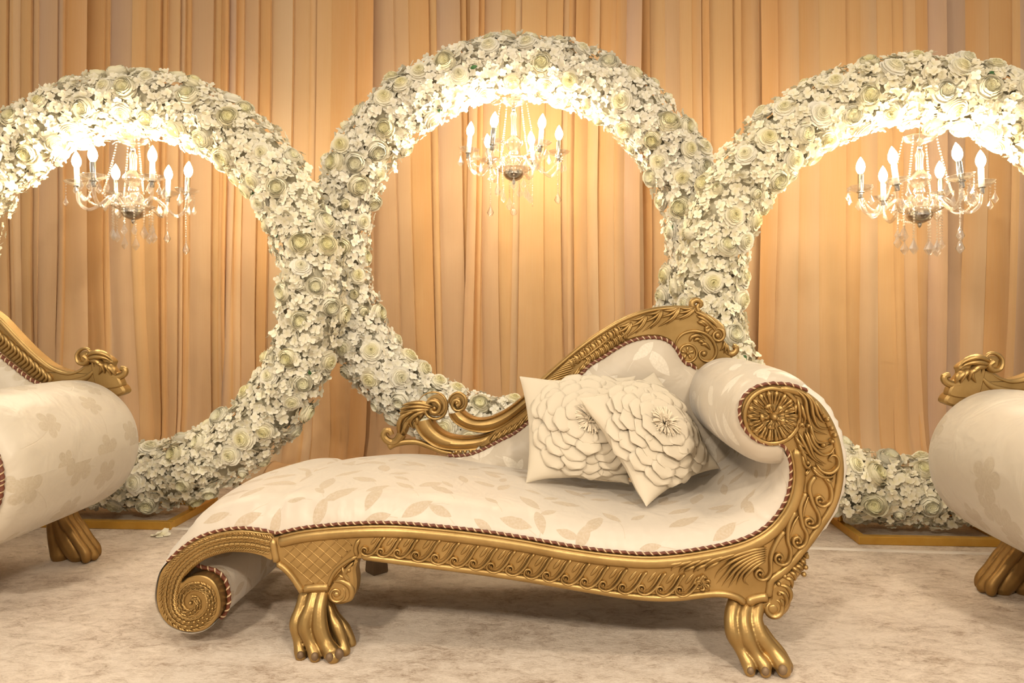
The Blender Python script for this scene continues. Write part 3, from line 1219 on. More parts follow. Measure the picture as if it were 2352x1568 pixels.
for sc_ in ARMSC:
    m = MB()
    pts = resample(cr(F(sc_), 7), .0045)
    if len(sc_) > 4:
        m.ridge(pts, lambda t: (6.4 - 2.4 * t) * PX, 11.5 * PX, taper='cap', round_=.10)
        q = sc_[-1]
        m.knob(F([(q[0] - 1, q[1] - 2)])[0], 5 * PX, h=7 * PX, seg=8, rings=3)
    else:
        m.ridge(pts, 4.2 * PX, 9 * PX, taper='both')
    m.build('scroll_carving', GOLD, board, sharp=0)

# --- fan leaf at the lower right corner, and the rosebud
m = MB()
for ln in ([(1762, 1256), (1720, 1262), (1672, 1280), (1636, 1300)], [(1762, 1266), (1725, 1274), (1688, 1294), (1662, 1322), (1643, 1343)],
           [(1762, 1261), (1722, 1268), (1680, 1287), (1650, 1312), (1640, 1330)],
           [(1762, 1276), (1731, 1284), (1703, 1304), (1683, 1332), (1671, 1352)], [(1762, 1271), (1728, 1279), (1696, 1299), (1672, 1327), (1656, 1348)],
           [(1760, 1286), (1738, 1295), (1718, 1313), (1708, 1332), (1722, 1345)], [(1760, 1281), (1735, 1289), (1710, 1308), (1696, 1330), (1690, 1345)],
           [(1700, 1268), (1665, 1276), (1630, 1292), (1618, 1306)], [(1672, 1273), (1640, 1282), (1612, 1298), (1602, 1312)], [(1645, 1278), (1612, 1287), (1588, 1303), (1580, 1314)],
           [(1620, 1282), (1590, 1290), (1566, 1304), (1558, 1316)], [(1600, 1285), (1568, 1291), (1546, 1302), (1541, 1312)], [(1575, 1288), (1545, 1293), (1526, 1299), (1520, 1303)],
           [(1655, 1285), (1628, 1300), (1618, 1313)], [(1628, 1290), (1600, 1304), (1592, 1315)], [(1600, 1294), (1575, 1308), (1570, 1316)]):
    m.ridge(resample(cr(F(ln), 7), .006), 5.6 * PX, 13 * PX, taper='leaf')
m.build('fan_leaf_carving', GOLD, board, sharp=0)
m = MB()
for k in range(7):
    a = 2 * PI * k / 7
    m.ridge(cr(F([(1612 + 8 * math.cos(a), 1338 + 8 * math.sin(a)), (1612 + 17 * math.cos(a + .5), 1338 + 15 * math.sin(a + .5)), (1612 + 18 * math.cos(a + 1.1), 1338 + 16 * math.sin(a + 1.1))]), 5), 4 * PX, 9 * PX, taper='both')
m.ridge(cr(F(spiral(1605, 1337, 9, 2, 0, 1.5)), 2), 3 * PX, 11 * PX, taper='both')
m.knob(F([(1605, 1337)])[0], 4 * PX, h=.012)
for dx, dy in ((22, 8), (20, 18), (8, 20)):
    m.ridge(F([(1612, 1338), (1612 + dx * .6, 1338 + dy * .6), (1612 + dx, 1338 + dy)]), 4 * PX, 7 * PX, taper='leaf')
m.build('rosebud_carving', GOLD, board, sharp=0)

# --- rosette on the arm end
m = MB()
rc = (1774, 955)
m.ridge(resample(cr(F([(rc[0] + 63 * math.cos(a), rc[1] + 63 * math.sin(a)) for a in [2 * PI * k / 20 for k in range(21)]]), 4), .01), 6 * PX, 6 * PX, taper='none')
for k in range(18):
    a = 2 * PI * k / 18
    c_, s_ = math.cos(a), math.sin(a)
    m.ridge(F([(rc[0] + r * c_, rc[1] + r * s_) for r in (28, 36, 46, 54, 60)], -.001), 9 * PX, (16 if k % 2 else 11) * PX, taper='club')
    for q in (-.09, .09):
        m.ridge(F([(rc[0] + r * math.cos(a + q), rc[1] + r * math.sin(a + q)) for r in (34, 44, 56)], -.012), 2.2 * PX, 7 * PX, seg=4, taper='both')
for k in range(5):
    a = 2 * PI * k / 5 + .5
    m.ridge(F([(rc[0] + r * math.cos(a), rc[1] + r * math.sin(a)) for r in (7, 14, 22, 28, 31)], -.006), 14 * PX, 12 * PX, taper='club')
    for q in (-.45, 0, .45):
        m.ridge(F([(rc[0] + r * math.cos(a + q), rc[1] + r * math.sin(a + q)) for r in (12, 18, 27)], -.018), 2.4 * PX, 6 * PX, seg=4, taper='both')
m.knob(F([rc], -.010)[0], 9.5 * PX, h=.022)
m.build('rosette_carving', GOLD, board, sharp=0)

# --- acanthus on the arm
m = MB()
AC = [[(1824, 892), (1846, 915), (1852, 950), (1866, 985), (1900, 998)], [(1836, 895), (1858, 918), (1866, 955), (1880, 980), (1915, 985)], [(1848, 900), (1866, 922), (1876, 950), (1890, 968), (1905, 962)],
      [(1866, 918), (1878, 935), (1886, 950), (1897, 944)], [(1830, 912), (1832, 935), (1836, 955), (1830, 968)], [(1838, 925), (1842, 945), (1848, 962), (1842, 975)], [(1826, 925), (1824, 940), (1828, 952)],
      [(1856, 965), (1866, 1000), (1880, 1015), (1908, 1012)], [(1858, 985), (1868, 1015), (1885, 1028), (1912, 1018)], [(1850, 985), (1862, 1020), (1885, 1042), (1905, 1040), (1918, 1024)],
      [(1846, 990), (1858, 1025), (1870, 1050), (1898, 1066)], [(1832, 990), (1846, 1020), (1862, 1048), (1892, 1070)], [(1824, 1000), (1838, 1020), (1862, 1030)], [(1830, 1012), (1842, 1034), (1866, 1044)],
      [(1836, 1022), (1846, 1048), (1858, 1062)], [(1842, 1030), (1848, 1055), (1856, 1070)], [(1846, 982), (1838, 972), (1832, 985)], [(1850, 982), (1856, 974), (1860, 984)],
      [(1872, 1062), (1885, 1080), (1905, 1084), (1922, 1070), (1922, 1050), (1910, 1044), (1902, 1056), (1912, 1062)], [(1862, 1072), (1880, 1090), (1905, 1094), (1924, 1082)],
      [(1892, 1094), (1904, 1104), (1914, 1096)], [(1840, 1040), (1844, 1062), (1852, 1072), (1860, 1064), (1852, 1058)]]
for ln in AC:
    m.ridge(resample(cr(F(ln, -.002), 7), .005), 5.2 * PX, 14 * PX, taper='leaf')
for q in ((1897, 962), (1907, 982), (1914, 998), (1852, 1060), (1908, 1012), (1888, 1020)):
    m.knob(F([q], -.004)[0], 6.5 * PX, h=14 * PX)
for k in range(8):
    x = 1880 + k * 5.5
    y = 1078 + 9 * math.sin(k / 7 * PI)
    m.ridge(F([(x, y - 9), (x + 1, y), (x - 1, y + 9)], -.004), 3 * PX, 6 * PX, seg=4, taper='both')
m.build('acanthus_carving', GOLD, board, sharp=0)

# --- corner volutes above the legs
m = MB()
m.plate(cr(F([(822, 1282), (806, 1294), (776, 1318), (756, 1345), (750, 1362), (756, 1380), (774, 1388), (798, 1384), (814, 1366), (819, 1338), (816, 1310), (820, 1292)], -.003), 4, True), .05, .008)
m.ridge(resample(cr(F(spiral(774, 1363, 21, 5, -60, 1.45)), 2), .004), 4.5 * PX, 9 * PX, taper='both')
m.knob(F([(773, 1364)])[0], 8 * PX, h=.008)
m.ridge(resample(cr(F([(764, 1336), (786, 1334), (806, 1348), (806, 1372), (790, 1384)]), 6), .005), 8 * PX, 9 * PX, taper='both')
m.ridge(resample(cr(F([(812, 1290), (800, 1304), (792, 1320), (806, 1338)]), 6), .005), 6 * PX, 9 * PX, taper='both')
m.ridge(resample(cr(F([(786, 1298), (790, 1312), (800, 1326), (810, 1334)]), 6), .005), 5 * PX, 8 * PX, taper='leaf')
m.ridge(resample(cr(F([(776, 1318), (786, 1322), (798, 1330)]), 6), .005), 4 * PX, 8 * PX, taper='leaf')
m.knob(F([(802, 1308)])[0], 6 * PX, h=.009)
m.build('volute', GOLD, board, sharp=35)
m = MB()
m.plate(cr(F([(1768, 1352), (1786, 1334), (1812, 1312), (1836, 1290), (1853, 1270), (1858, 1272), (1852, 1288), (1848, 1305), (1838, 1322), (1822, 1340), (1818, 1362), (1816, 1392), (1802, 1412), (1778, 1418), (1758, 1410), (1750, 1396), (1758, 1382), (1768, 1372)], -.003), 4, True), .05, .008)
m.ridge(resample(cr(F(spiral(1777, 1397, 21, 15, -90, .95)), 2), .004), 7 * PX, 9 * PX, taper='both')
m.knob(F([(1776, 1398)])[0], 12 * PX, h=.006)
for ln in ([(1786, 1342), (1806, 1346), (1816, 1366), (1806, 1396)], [(1784, 1356), (1800, 1362), (1806, 1380), (1798, 1402)], [(1800, 1326), (1816, 1330), (1820, 1352)], [(1812, 1312), (1824, 1318), (1826, 1334)],
           [(1824, 1298), (1836, 1300), (1846, 1310)], [(1836, 1284), (1844, 1288), (1852, 1296)], [(1846, 1274), (1852, 1276), (1856, 1284)], [(1790, 1372), (1796, 1382), (1792, 1396)], [(1782, 1360), (1790, 1362), (1796, 1368)],
           [(1816, 1300), (1834, 1310), (1840, 1320)]):
    m.ridge(resample(cr(F(ln), 6), .005), 6 * PX, 10 * PX, taper='leaf')
for q in ((1788, 1340), (1802, 1322), (1846, 1318), (1850, 1302)):
    m.knob(F([q])[0], 6 * PX, h=.010)
m.build('volute', GOLD, board, sharp=35)


# --- rope trim helper
def rope(path3, r, name, parent, mat=ROPE):
    pts = resample(path3, 0.0028)
    n = len(pts)
    rows, uvr = [], []
    L = 0
    for i, p_ in enumerate(pts):
        T = pts[min(i + 1, n - 1)] - pts[max(i - 1, 0)]
        T = T.normalized() if T.length > 1e-9 else Vector((1, 0, 0))
        A = T.cross(Vector((0, 1, 0)))
        if A.length < 1e-3:
            A = T.cross(Vector((1, 0, 0)))
        A.normalize()
        Bv = A.cross(T).normalized()
        if i:
            L += (pts[i] - pts[i - 1]).length
        row, ur = [], []
        for j in range(8):
            a = 2 * PI * j / 8
            ph = a + 2 * PI * 44 * L
            rr = r * (1 + .16 * math.cos(ph + .6))
            row.append(p_ + A * (math.cos(a) * rr) + Bv * (math.sin(a) * rr))
            ur.append((L, j / 8))
        row.append(row[0].copy())
        ur.append((L, 1.0))
        rows.append(row)
        uvr.append(ur)
    q = MB()
    q.grid(rows, uvr)
    return q.build(name, mat, parent, sharp=0)


rope(cr(F([(1855, 896), (1818, 883), (1788, 880), (1770, 880), (1736, 888), (1707, 911), (1698, 943), (1705, 976), (1729, 1005), (1760, 1019), (1788, 1019)] + [(x_, y_ - 1.5) for x_, y_ in ROPE_SEAT[1:]], -.001), 8), .0047, 'cord_trim', chaise)
rope(cr(F([(x_, y_ - 1.5) for x_, y_ in ROPE_FOOT] + [(385, 1288)], -.001), 8), .0047, 'cord_trim', chaise)
rope(cr(F([(436, 1304), (440, 1312), (458, 1316), (484, 1325), (503, 1347), (511, 1385), (505, 1416), (492, 1434)], .045), 8), .0065, 'cord_trim', chaise)


# --- upholstery lofts
def loft(path_px, amp, depths, g, name, mat, parent, pucker=0.0, uv0=0.0, nstep=.014, y0=YF, side=1, extra=None):
    """cloth swept back from a front line: amp(t) = how far it swells from the line, g(depth) = profile over the depth"""
    base = resample(cr([PW(u_, v_, YF) for u_, v_ in path_px], 10), nstep)
    n = len(base)
    nor = []
    for i in range(n):
        T = base[min(i + 1, n - 1)] - base[max(i - 1, 0)]
        nor.append(Vector((-T.z, 0, T.x)).normalized() * side)
    for _ in range(6):
        nor = [(nor[max(i - 1, 0)] + nor[i] * 2 + nor[min(i + 1, n - 1)]).normalized() for i in range(n)]
    rows, uvr = [], []
    L = 0
    for i, p_ in enumerate(base):
        if i:
            L += (base[i] - base[i - 1]).length
        row, ur = [], []
        dl = 0
        prev = None
        for k, dd in enumerate(depths):
            a = amp(i / (n - 1)) * g(dd)
            if pucker and dd < .12:
                a *= 1 + pucker * math.sin(L * 190 + 3 * math.sin(L * 37)) * math.exp(-(dd - .015) ** 2 / .0016)
            q = p_ + nor[i] * a
            q.y = y0 + dd
            if extra:
                q = extra(q, i / (n - 1), dd)
            if prev is not None:
                dl += (q - prev).length
            prev = q
            row.append(q)
            ur.append((uv0 + L, dl))
        rows.append(row)
        uvr.append(ur)
    mm = MB()
    mm.grid(rows, uvr)
    return mm.build(name, mat, parent, sharp=0)


DEP = [0.0, .004, .010, .018, .028, .04, .055, .075, .10, .14, .19, .25, .32, .40, .48, .55, .61, .65, .68]


def gseat(d):
    f = 1 - math.exp(-d / .022)
    crown = 0.74 + 0.26 * math.sin(PI * min(1, max(0, d / .68)))
    return f * crown


def interp(tab):
    def fn(t):
        for (a, va), (b, vb) in zip(tab, tab[1:]):
            if t <= b:
                q = (t - a) / (b - a)
                q = q * q * (3 - 2 * q)
                return va + (vb - va) * q
        return tab[-1][1]
    return fn


SEAT_PATH = [(1800, 1036), (1814, 1064), (1815, 1108), (1800, 1158), (1760, 1208), (1700, 1240), (1600, 1262), (1500, 1272), (1400, 1266), (1300, 1252), (1200, 1234), (1100, 1219), (1000, 1208), (900, 1201),
             (800, 1203), (700, 1213), (634, 1224), (605, 1217), (554, 1212), (501, 1219), (456, 1234), (420, 1257), (385, 1289), (366, 1315), (357, 1350), (356, 1380), (364, 1410), (383, 1436), (410, 1450), (440, 1455), (470, 1448), (492, 1432)]
loft(SEAT_PATH, interp([(0, .004), (.03, .022), (.10, .062), (.25, .082), (.45, .078), (.62, .105), (.70, .112), (.78, .085), (.83, .04), (.87, .012), (.92, -.002), (1, -.003)]),
     DEP, gseat, 'seat_cushion', SATIN, chaise, pucker=.10, side=-1)


# arm roll: a cylinder of cloth around the arm end, gathered at the front
def arm_roll():
    c = PW(1790, 966, YF)
    rows, uvr = [], []
    prof = [(-.001, .05), (0.0, .090), (.003, .100), (.010, .113), (.022, .125), (.04, .134), (.07, .140), (.12, .144), (.25, .147), (.40, .147), (.55, .146), (.64, .143), (.665, .132), (.672, .10), (.673, .03)]
    n = 64
    for i in range(n + 1):
        a = 2 * PI * i / n
        row, ur = [], []
        L = 0
        prev = None
        for d, r in prof:
            cc = c.copy()
            if d < .05:
                k = 1 - d / .05
                cc.x += -.012 * k
                cc.z += .012 * k
            pk = .02 * math.exp(-((d - .015) / .02) ** 2) * math.sin(a * 46 + 2 * math.sin(a * 7))
            q = Vector((cc.x + r * (1 + pk) * math.cos(a), YF + .004 + d, cc.z + r * (1 + pk) * math.sin(a)))
            if prev is not None:
                L += (q - prev).length
            prev = q
            row.append(q)
            ur.append((a * .147, L))
        rows.append(row)
        uvr.append(ur)
    m = MB()
    m.grid(rows, uvr)
    m.build('arm_roll', SATIN_ROLL, chaise, sharp=0)


arm_roll()
# outer back of the arm
loft([(1800, 884), (1850, 898), (1885, 926), (1912, 966), (1930, 1015), (1938, 1070), (1934, 1120), (1918, 1170), (1890, 1215), (1856, 1262), (1814, 1311)],
     interp([(0, .016), (.25, .026), (.7, .026), (1, .004)]), [.012, .016, .022, .032, .05, .08, .2, .4, .58, .66], lambda d: 1 - math.exp(-(d - .012) / .012),
     'arm_back', SATIN_PLAIN, chaise, pucker=.15, side=1)
# inside of the foot roll and the underside
m = MB()
cyl = [(436, 1304), (442, 1314), (458, 1318), (482, 1328), (500, 1350), (507, 1385), (501, 1415), (486, 1436), (462, 1450)]
b0 = resample(cr(F(cyl), 6), .012)
rows, uvr = [], []
for i, p_ in enumerate(b0):
    rows.append([p_ + Vector((0, d, 0)) for d in (.05, .1, .2, .35, .5, .62)])
    uvr.append([(i * .012 + 3, d) for d in (.05, .1, .2, .35, .5, .62)])
m.grid(rows, uvr)
b1 = resample(cr(F([(690, 1310), (660, 1300), (626, 1283), (572, 1269), (519, 1268), (474, 1281), (445, 1300), (436, 1306)]), 6), .012)
rows, uvr = [], []
for i, p_ in enumerate(b1):
    rows.append([p_ + Vector((0, d, .0)) for d in (.05, .1, .2, .35, .5, .62)])
    uvr.append([(i * .012 + 5, d) for d in (.05, .1, .2, .35, .5, .62)])
m.grid(rows, uvr)
m.build('foot_roll_lining', SATIN, chaise, sharp=0)
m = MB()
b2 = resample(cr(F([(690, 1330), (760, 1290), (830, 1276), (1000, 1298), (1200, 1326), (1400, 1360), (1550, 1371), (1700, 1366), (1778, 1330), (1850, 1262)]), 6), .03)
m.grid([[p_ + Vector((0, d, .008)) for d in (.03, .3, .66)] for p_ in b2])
m.build('underside_blocker', DARK_CLOTH, chaise, sharp=0)  # unseen dark sheet, added to block light under the seat
# back board, mirroring the front outline
m = MB()
m.plate([p_ + Vector((0, .62, 0)) for p_ in outl], 0.04, 0.003)
m.build('back_frame', GOLD_SHADED, chaise, sharp=35)

# --- backrest panel (back plane)
CREST_ROPE = [(1030, 1044), (1052, 1045), (1081, 1041), (1106, 1032), (1132, 1019), (1157, 1006), (1183, 993), (1212, 970), (1240, 944), (1270, 916), (1302, 887), (1333, 860), (1355, 838), (1388, 818),
              (1410, 803), (1443, 785), (1476, 776), (1510, 775), (1536, 784), (1552, 800), (1563, 820), (1574, 834), (1585, 837), (1598, 846)]


def back_panel():
    top = resample(cr(B(CREST_ROPE + [(1630, 858), (1690, 880)]), 6), .014)
    n = len(top)
    rows, uvr = [], []
    K = 14
    for i, p_ in enumerate(top):
        zb = .40
        row, ur = [], []
        for k in range(K + 1):
            t = k / K
            z = p_.z + (zb - p_.z) * t
            dist = (p_.z - z)
            # nearest distance to the rope line gives the swell
            dmin = min((Vector((p_.x, 0, z)) - Vector((q.x, 0, q.z))).length for q in top[max(0, i - 30):i + 31])
            sw = .06 * (1 - math.exp(-dmin / .035))
            row.append(Vector((p_.x, YB - .004 - sw, z)))
            ur.append((p_.x + 2, z))
        rows.append(row)
        uvr.append(ur)
    mm = MB()
    mm.grid(rows, uvr)
    mm.build('backrest_panel', SATIN_ROLL, chaise, sharp=0)


back_panel()
rope(cr(B(CREST_ROPE, -.012), 8), .0066, 'cord_trim', chaise)

# --- crest rail
CT = [(1244, 869), (1299, 820), (1355, 776), (1421, 734), (1476, 712), (1532, 702), (1587, 703), (1609, 712), (1642, 730), (1662, 747), (1669, 769), (1662, 786), (1670, 803), (1682, 820), (1686, 840), (1684, 880),
      (1640, 890), (1600, 870)]
crest_low = [(1598, 843), (1585, 834), (1574, 831), (1563, 817), (1552, 797), (1536, 781), (1510, 772), (1476, 773), (1443, 782), (1410, 800), (1388, 815), (1355, 835), (1333, 857), (1302, 884), (1270, 913), (1240, 941),
             (1212, 967), (1183, 990), (1157, 1003), (1132, 1016), (1106, 1029), (1098, 1012), (1115, 996), (1132, 986), (1166, 960), (1200, 925), (1222, 895)]
m = MB()
m.plate(cr(B(CT + crest_low), 3, True), .055, .006)
crest = m.build('crest_rail', GOLD, chaise, sharp=35)

m = MB()
# upper edge bead
m.ridge(resample(cr(B([(1200, 917), (1244, 875), (1299, 826), (1355, 782), (1421, 740), (1476, 718), (1532, 708), (1587, 709)]), 6), .012), 5 * PXB, 6 * PXB, taper='both')
# hanging acanthus leaves along the crest
for (bx, by, ang, L) in ((1436, 740, 104, 52), (1470, 724, 106, 58), (1506, 712, 108, 60), (1546, 706, 114, 58), (1582, 706, 128, 48)):
    big = L
    for k, da in enumerate((-34, -16, 0, 17, 36)):
        a = math.radians(ang + da)
        l_ = big * (1 - abs(da) / 70)
        p0 = (bx + 14, by - 2)
        p1 = (bx + l_ * .45 * math.cos(a) + 8, by + l_ * .45 * math.sin(a))
        p2 = (bx + l_ * math.cos(a + .25), by + l_ * math.sin(a + .25))
        m.ridge(resample(cr(B([p0, p1, p2]), 7), .006), 4.2 * PXB, 10 * PXB, taper='leaf')
# feather ribs, two rows
for i in range(9):
    t = i / 8
    x, y = 1310 + 105 * t, 822 - 72 * t
    m.ridge(resample(cr(B([(x - 8, y + 2), (x + 2, y + 10), (x + 4, y + 24)]), 5), .006), 6.5 * PXB, 7 * PXB, taper='both')
    m.ridge(resample(cr(B([(x + 0, y - 3), (x + 9, y + 6), (x + 10, y + 20)]), 5), .006), 3 * PXB, 7 * PXB, taper='both')
    x2, y2 = 1346 + 84 * t, 826 - 58 * t
    for q in (0, 4.5):
        m.ridge(resample(cr(B([(x2 + q - 5, y2 - 9), (x2 + q + 3, y2), (x2 + q + 6, y2 + 14)]), 5), .006), 3.4 * PXB, 7 * PXB, taper='both')
m.ridge(resample(cr(B([(1302, 842), (1340, 822), (1370, 800), (1400, 776), (1424, 762)]), 6), .01), 3 * PXB, 7 * PXB, taper='both')
for i in range(9):
    m.ridge(resample(cr(B([(1344 - i * 5, 815 + i * 6.5), (1312 - i * 8, 826 + i * 7.5), (1288 - i * 7, 842 + i * 6.5)]), 6), .008), 3.6 * PXB, 6 * PXB, taper='both')
# laurel leaves following the rope on the lower sweep
for i in range(17):
    t = i / 16
    k = 4 + t * 7.6
    i0 = int(k)
    a, b = CREST_ROPE[i0], CREST_ROPE[min(i0 + 1, len(CREST_ROPE) - 1)]
    x = a[0] + (b[0] - a[0]) * (k - i0)
    y = a[1] + (b[1] - a[1]) * (k - i0)
    for q in (0, 5):
        m.ridge(resample(cr(B([(x - 8 + q, y - 4), (x + q + 1, y - 14), (x + 8 + q, y - 27)]), 5), .006), 4.2 * PXB, 7 * PXB, taper='leaf')
m.build('leaf_carving', GOLD, crest, sharp=0)

# medallion group at the high end of the crest
m = MB()
m.ridge(resample(cr(B(spiral(1580, 811, 20, 20, 0, 1)), 2), .006), 3.5 * PXB, 7 * PXB, taper='none')
for k in range(5):
    a = 2 * PI * k / 5 - .3
    m.ridge(B([(1579 + r * math.cos(a), 811 + r * math.sin(a)) for r in (3, 8, 13, 16)]), 6.5 * PXB, 6 * PXB, taper='club')
m.knob(B([(1579, 811)], -.004)[0], 4.5 * PXB, h=.014)
m.ridge(resample(cr(B([(1558, 818), (1552, 790), (1566, 768), (1592, 760), (1620, 766), (1638, 784), (1645, 806), (1638, 824), (1624, 830), (1610, 824), (1606, 812), (1614, 804), (1624, 808), (1622, 816)]), 7), .006), 4.6 * PXB, 8 * PXB, taper='both')
for ln in ([(1584, 786), (1588, 774), (1604, 770), (1622, 780)], [(1592, 784), (1602, 778), (1616, 786)], [(1602, 784), (1612, 784), (1622, 796)], [(1608, 792), (1620, 790), (1632, 804)]):
    m.ridge(resample(cr(B(ln), 6), .006), 5 * PXB, 8 * PXB, taper='leaf')
m.knob(B([(1617, 812)])[0], 7 * PXB, h=.012)
m.build('medallion_carving', GOLD, crest, sharp=0)
m = MB()
for ln in ([(1594, 714), (1618, 726), (1640, 742), (1656, 762)], [(1598, 724), (1618, 734), (1636, 750), (1648, 768)], [(1604, 734), (1620, 742), (1634, 756)], [(1600, 738), (1612, 742), (1624, 752)], [(1618, 754), (1626, 762), (1630, 756)],
           [(1620, 760), (1622, 752), (1634, 748)], [(1622, 768), (1626, 758), (1640, 752)]):
    m.ridge(resample(cr(B(ln), 6), .006), 5 * PXB, 9 * PXB, taper='leaf')
m.ridge(resample(cr(B(spiral(1648, 770, 17, 6, -120, 1.4)), 2), .005), 4.5 * PXB, 9 * PXB, taper='both')
m.knob(B([(1648, 770)])[0], 7 * PXB, h=.012)
for ln in ([(1664, 782), (1660, 798), (1652, 806)], [(1666, 786), (1666, 802), (1662, 812)], [(1668, 788), (1672, 804), (1672, 816)]):
    m.ridge(resample(cr(B(ln), 6), .006), 4 * PXB, 9 * PXB, taper='leaf')
m.build('acanthus_carving', GOLD, crest, sharp=0)
m = MB()
m.tube(resample(cr(B([(1664, 798), (1672, 810), (1682, 813), (1692, 806), (1692, 797), (1685, 795)], .01), 7), .006), lambda t: (9 - 3.2 * t) * PXB, 10)
m.build('finial_curl', GOLD, crest, sharp=0)
m = MB()
m.tube(resample(cr(B([(1600, 714), (1592, 704), (1592, 694), (1600, 689), (1609, 692), (1612, 700), (1606, 703)], .015), 7), .006), lambda t: (8.5 - 2.8 * t) * PXB, 10)
m.tube(resample(cr(B([(1606, 716), (1602, 706), (1606, 698)], .005), 6), .006), lambda t: (6 - 2 * t) * PXB, 8)
m.build('finial_curl', GOLD, crest, sharp=0)

# low end of the crest: two sweeping scrolls
m = MB()


def sweep_band(mm, up, lo, dy, thick=.05):
    """a broad moulded band between two traced edges"""
    a = resample(cr(B(up, dy), 8), .008)
    n = len(a)
    bq = cr(B(lo, dy), 8)
    # match by arclength
    Ls = [0]
    for i in range(1, len(bq)):
        Ls.append(Ls[-1] + (bq[i] - bq[i - 1]).length)

    def at(s):
        s *= Ls[-1]
        for i in range(1, len(bq)):
            if Ls[i] >= s:
                q = (s - Ls[i - 1]) / max(1e-9, Ls[i] - Ls[i - 1])
                return bq[i - 1].lerp(bq[i], q)
        return bq[-1]
    rows = []
    prof = [(0, .035), (0, 0.0), (.06, -.014), (.14, -.010), (.18, -.006), (.30, -.016), (.5, -.021), (.70, -.014), (.82, -.004), (.86, -.008), (.94, -.012), (1, 0), (1, .035)]
    for i, p_ in enumerate(a):
        q = at(i / (n - 1))
        k = 1.0
        rows.append([p_.lerp(q, s) + Vector((0, y_ * k, 0)) for s, y_ in prof])
    mm.grid(rows)


sweep_band(m, [(1064, 942), (1078, 953), (1098, 960), (1123, 958), (1149, 947), (1175, 931), (1200, 911), (1240, 874)],
           [(1030, 950), (1036, 962), (1047, 973), (1072, 987), (1106, 994), (1132, 990), (1166, 973), (1222, 930)], -.004)
m.build('crest_scroll', GOLD, crest, sharp=50)
m = MB()
sweep_band(m, [(993, 960), (1004, 977), (1021, 991), (1047, 1000), (1081, 1002), (1115, 996), (1140, 985)],
           [(950, 968), (955, 983), (964, 998), (980, 1014), (1004, 1028), (1040, 1034), (1090, 1034)], -.006)
m.build('crest_scroll', GOLD, crest, sharp=50)
m = MB()
m.ridge(resample(cr(B([(1032, 952), (1029, 932), (1034, 912), (1050, 901), (1066, 908), (1071, 924), (1064, 938), (1050, 942), (1040, 932), (1043, 920), (1053, 918), (1057, 926), (1051, 931)], -.004), 7), .005), 6 * PXB, 11 * PXB, taper='start')
m.plate(cr(B(spiral(1050, 922, 20, 20, 0, .95), 0.006), 1, True), .03, .004)
m.knob(B([(1050, 924)], -.006)[0], 6 * PXB, h=.010)
m.build('crest_volute', GOLD, crest, sharp=35)
m = MB()
m.ridge(resample(cr(B([(956, 930), (972, 908), (996, 900), (1018, 908), (1027, 930), (1020, 952), (1002, 961), (984, 954), (978, 938), (986, 922), (1002, 920), (1012, 932), (1006, 945), (995, 945), (991, 937)], -.006), 7), .005), 6 * PXB, 12 * PXB, taper='start')
m.plate(cr(B(spiral(1001, 932, 25, 25, 0, .95), 0.004), 1, True), .03, .004)
m.knob(B([(999, 936)], -.008)[0], 5 * PXB, h=.010)
m.build('crest_volute', GOLD, crest, sharp=35)
m = MB()
for ln in ([(996, 934), (972, 925), (944, 925), (922, 931)], [(994, 937), (968, 932), (940, 934), (918, 940)], [(990, 940), (962, 940), (936, 944), (916, 948)], [(984, 942), (958, 950), (944, 968), (950, 984)],
           [(978, 944), (954, 952), (938, 970), (946, 982)], [(960, 940), (936, 950), (920, 966), (916, 985)], [(950, 942), (928, 955), (916, 972), (914, 995)], [(966, 942), (950, 955), (935, 968), (930, 985)],
           [(936, 948), (922, 962), (918, 990), (926, 1002)], [(944, 960), (934, 975), (926, 990), (918, 1004)], [(958, 955), (960, 968), (955, 976)], [(934, 965), (930, 985), (934, 998)]):
    m.ridge(resample(cr(B(ln, -.008), 7), .006), 5.5 * PXB, 10 * PXB, taper='leaf')
m.plate(cr(B([(960, 926), (938, 928), (921, 938), (918, 950), (916, 968), (912, 988), (910, 1002), (922, 1006), (932, 996), (940, 980), (952, 984), (960, 970), (975, 950)], .002), 4, True), .03, .006)
m.tube(resample(cr(B([(924, 996), (912, 1012), (900, 1016), (888, 1010), (881, 999), (886, 989), (895, 990), (899, 998)], 0), 7), .006), lambda t: (11 - 4.5 * t) * PXB, 10)
m.build('crest_leaf', GOLD, crest, sharp=35)
m = MB()
m.tube(resample(cr(B([(893, 1026), (905, 1020), (928, 1015), (958, 1015), (984, 1024), (1015, 1036), (1040, 1041)], .0), 7), .008), lambda t: (8 - 2.5 * t) * PXB, 10)
for x in (1049, 1058.5, 1069, 1082):
    m.knob(B([(x, 1036 - (x - 1049) * .05)], -.012)[0], 4.6 * PXB)
m.build('crest_lower_rod', GOLD, crest, sharp=0)


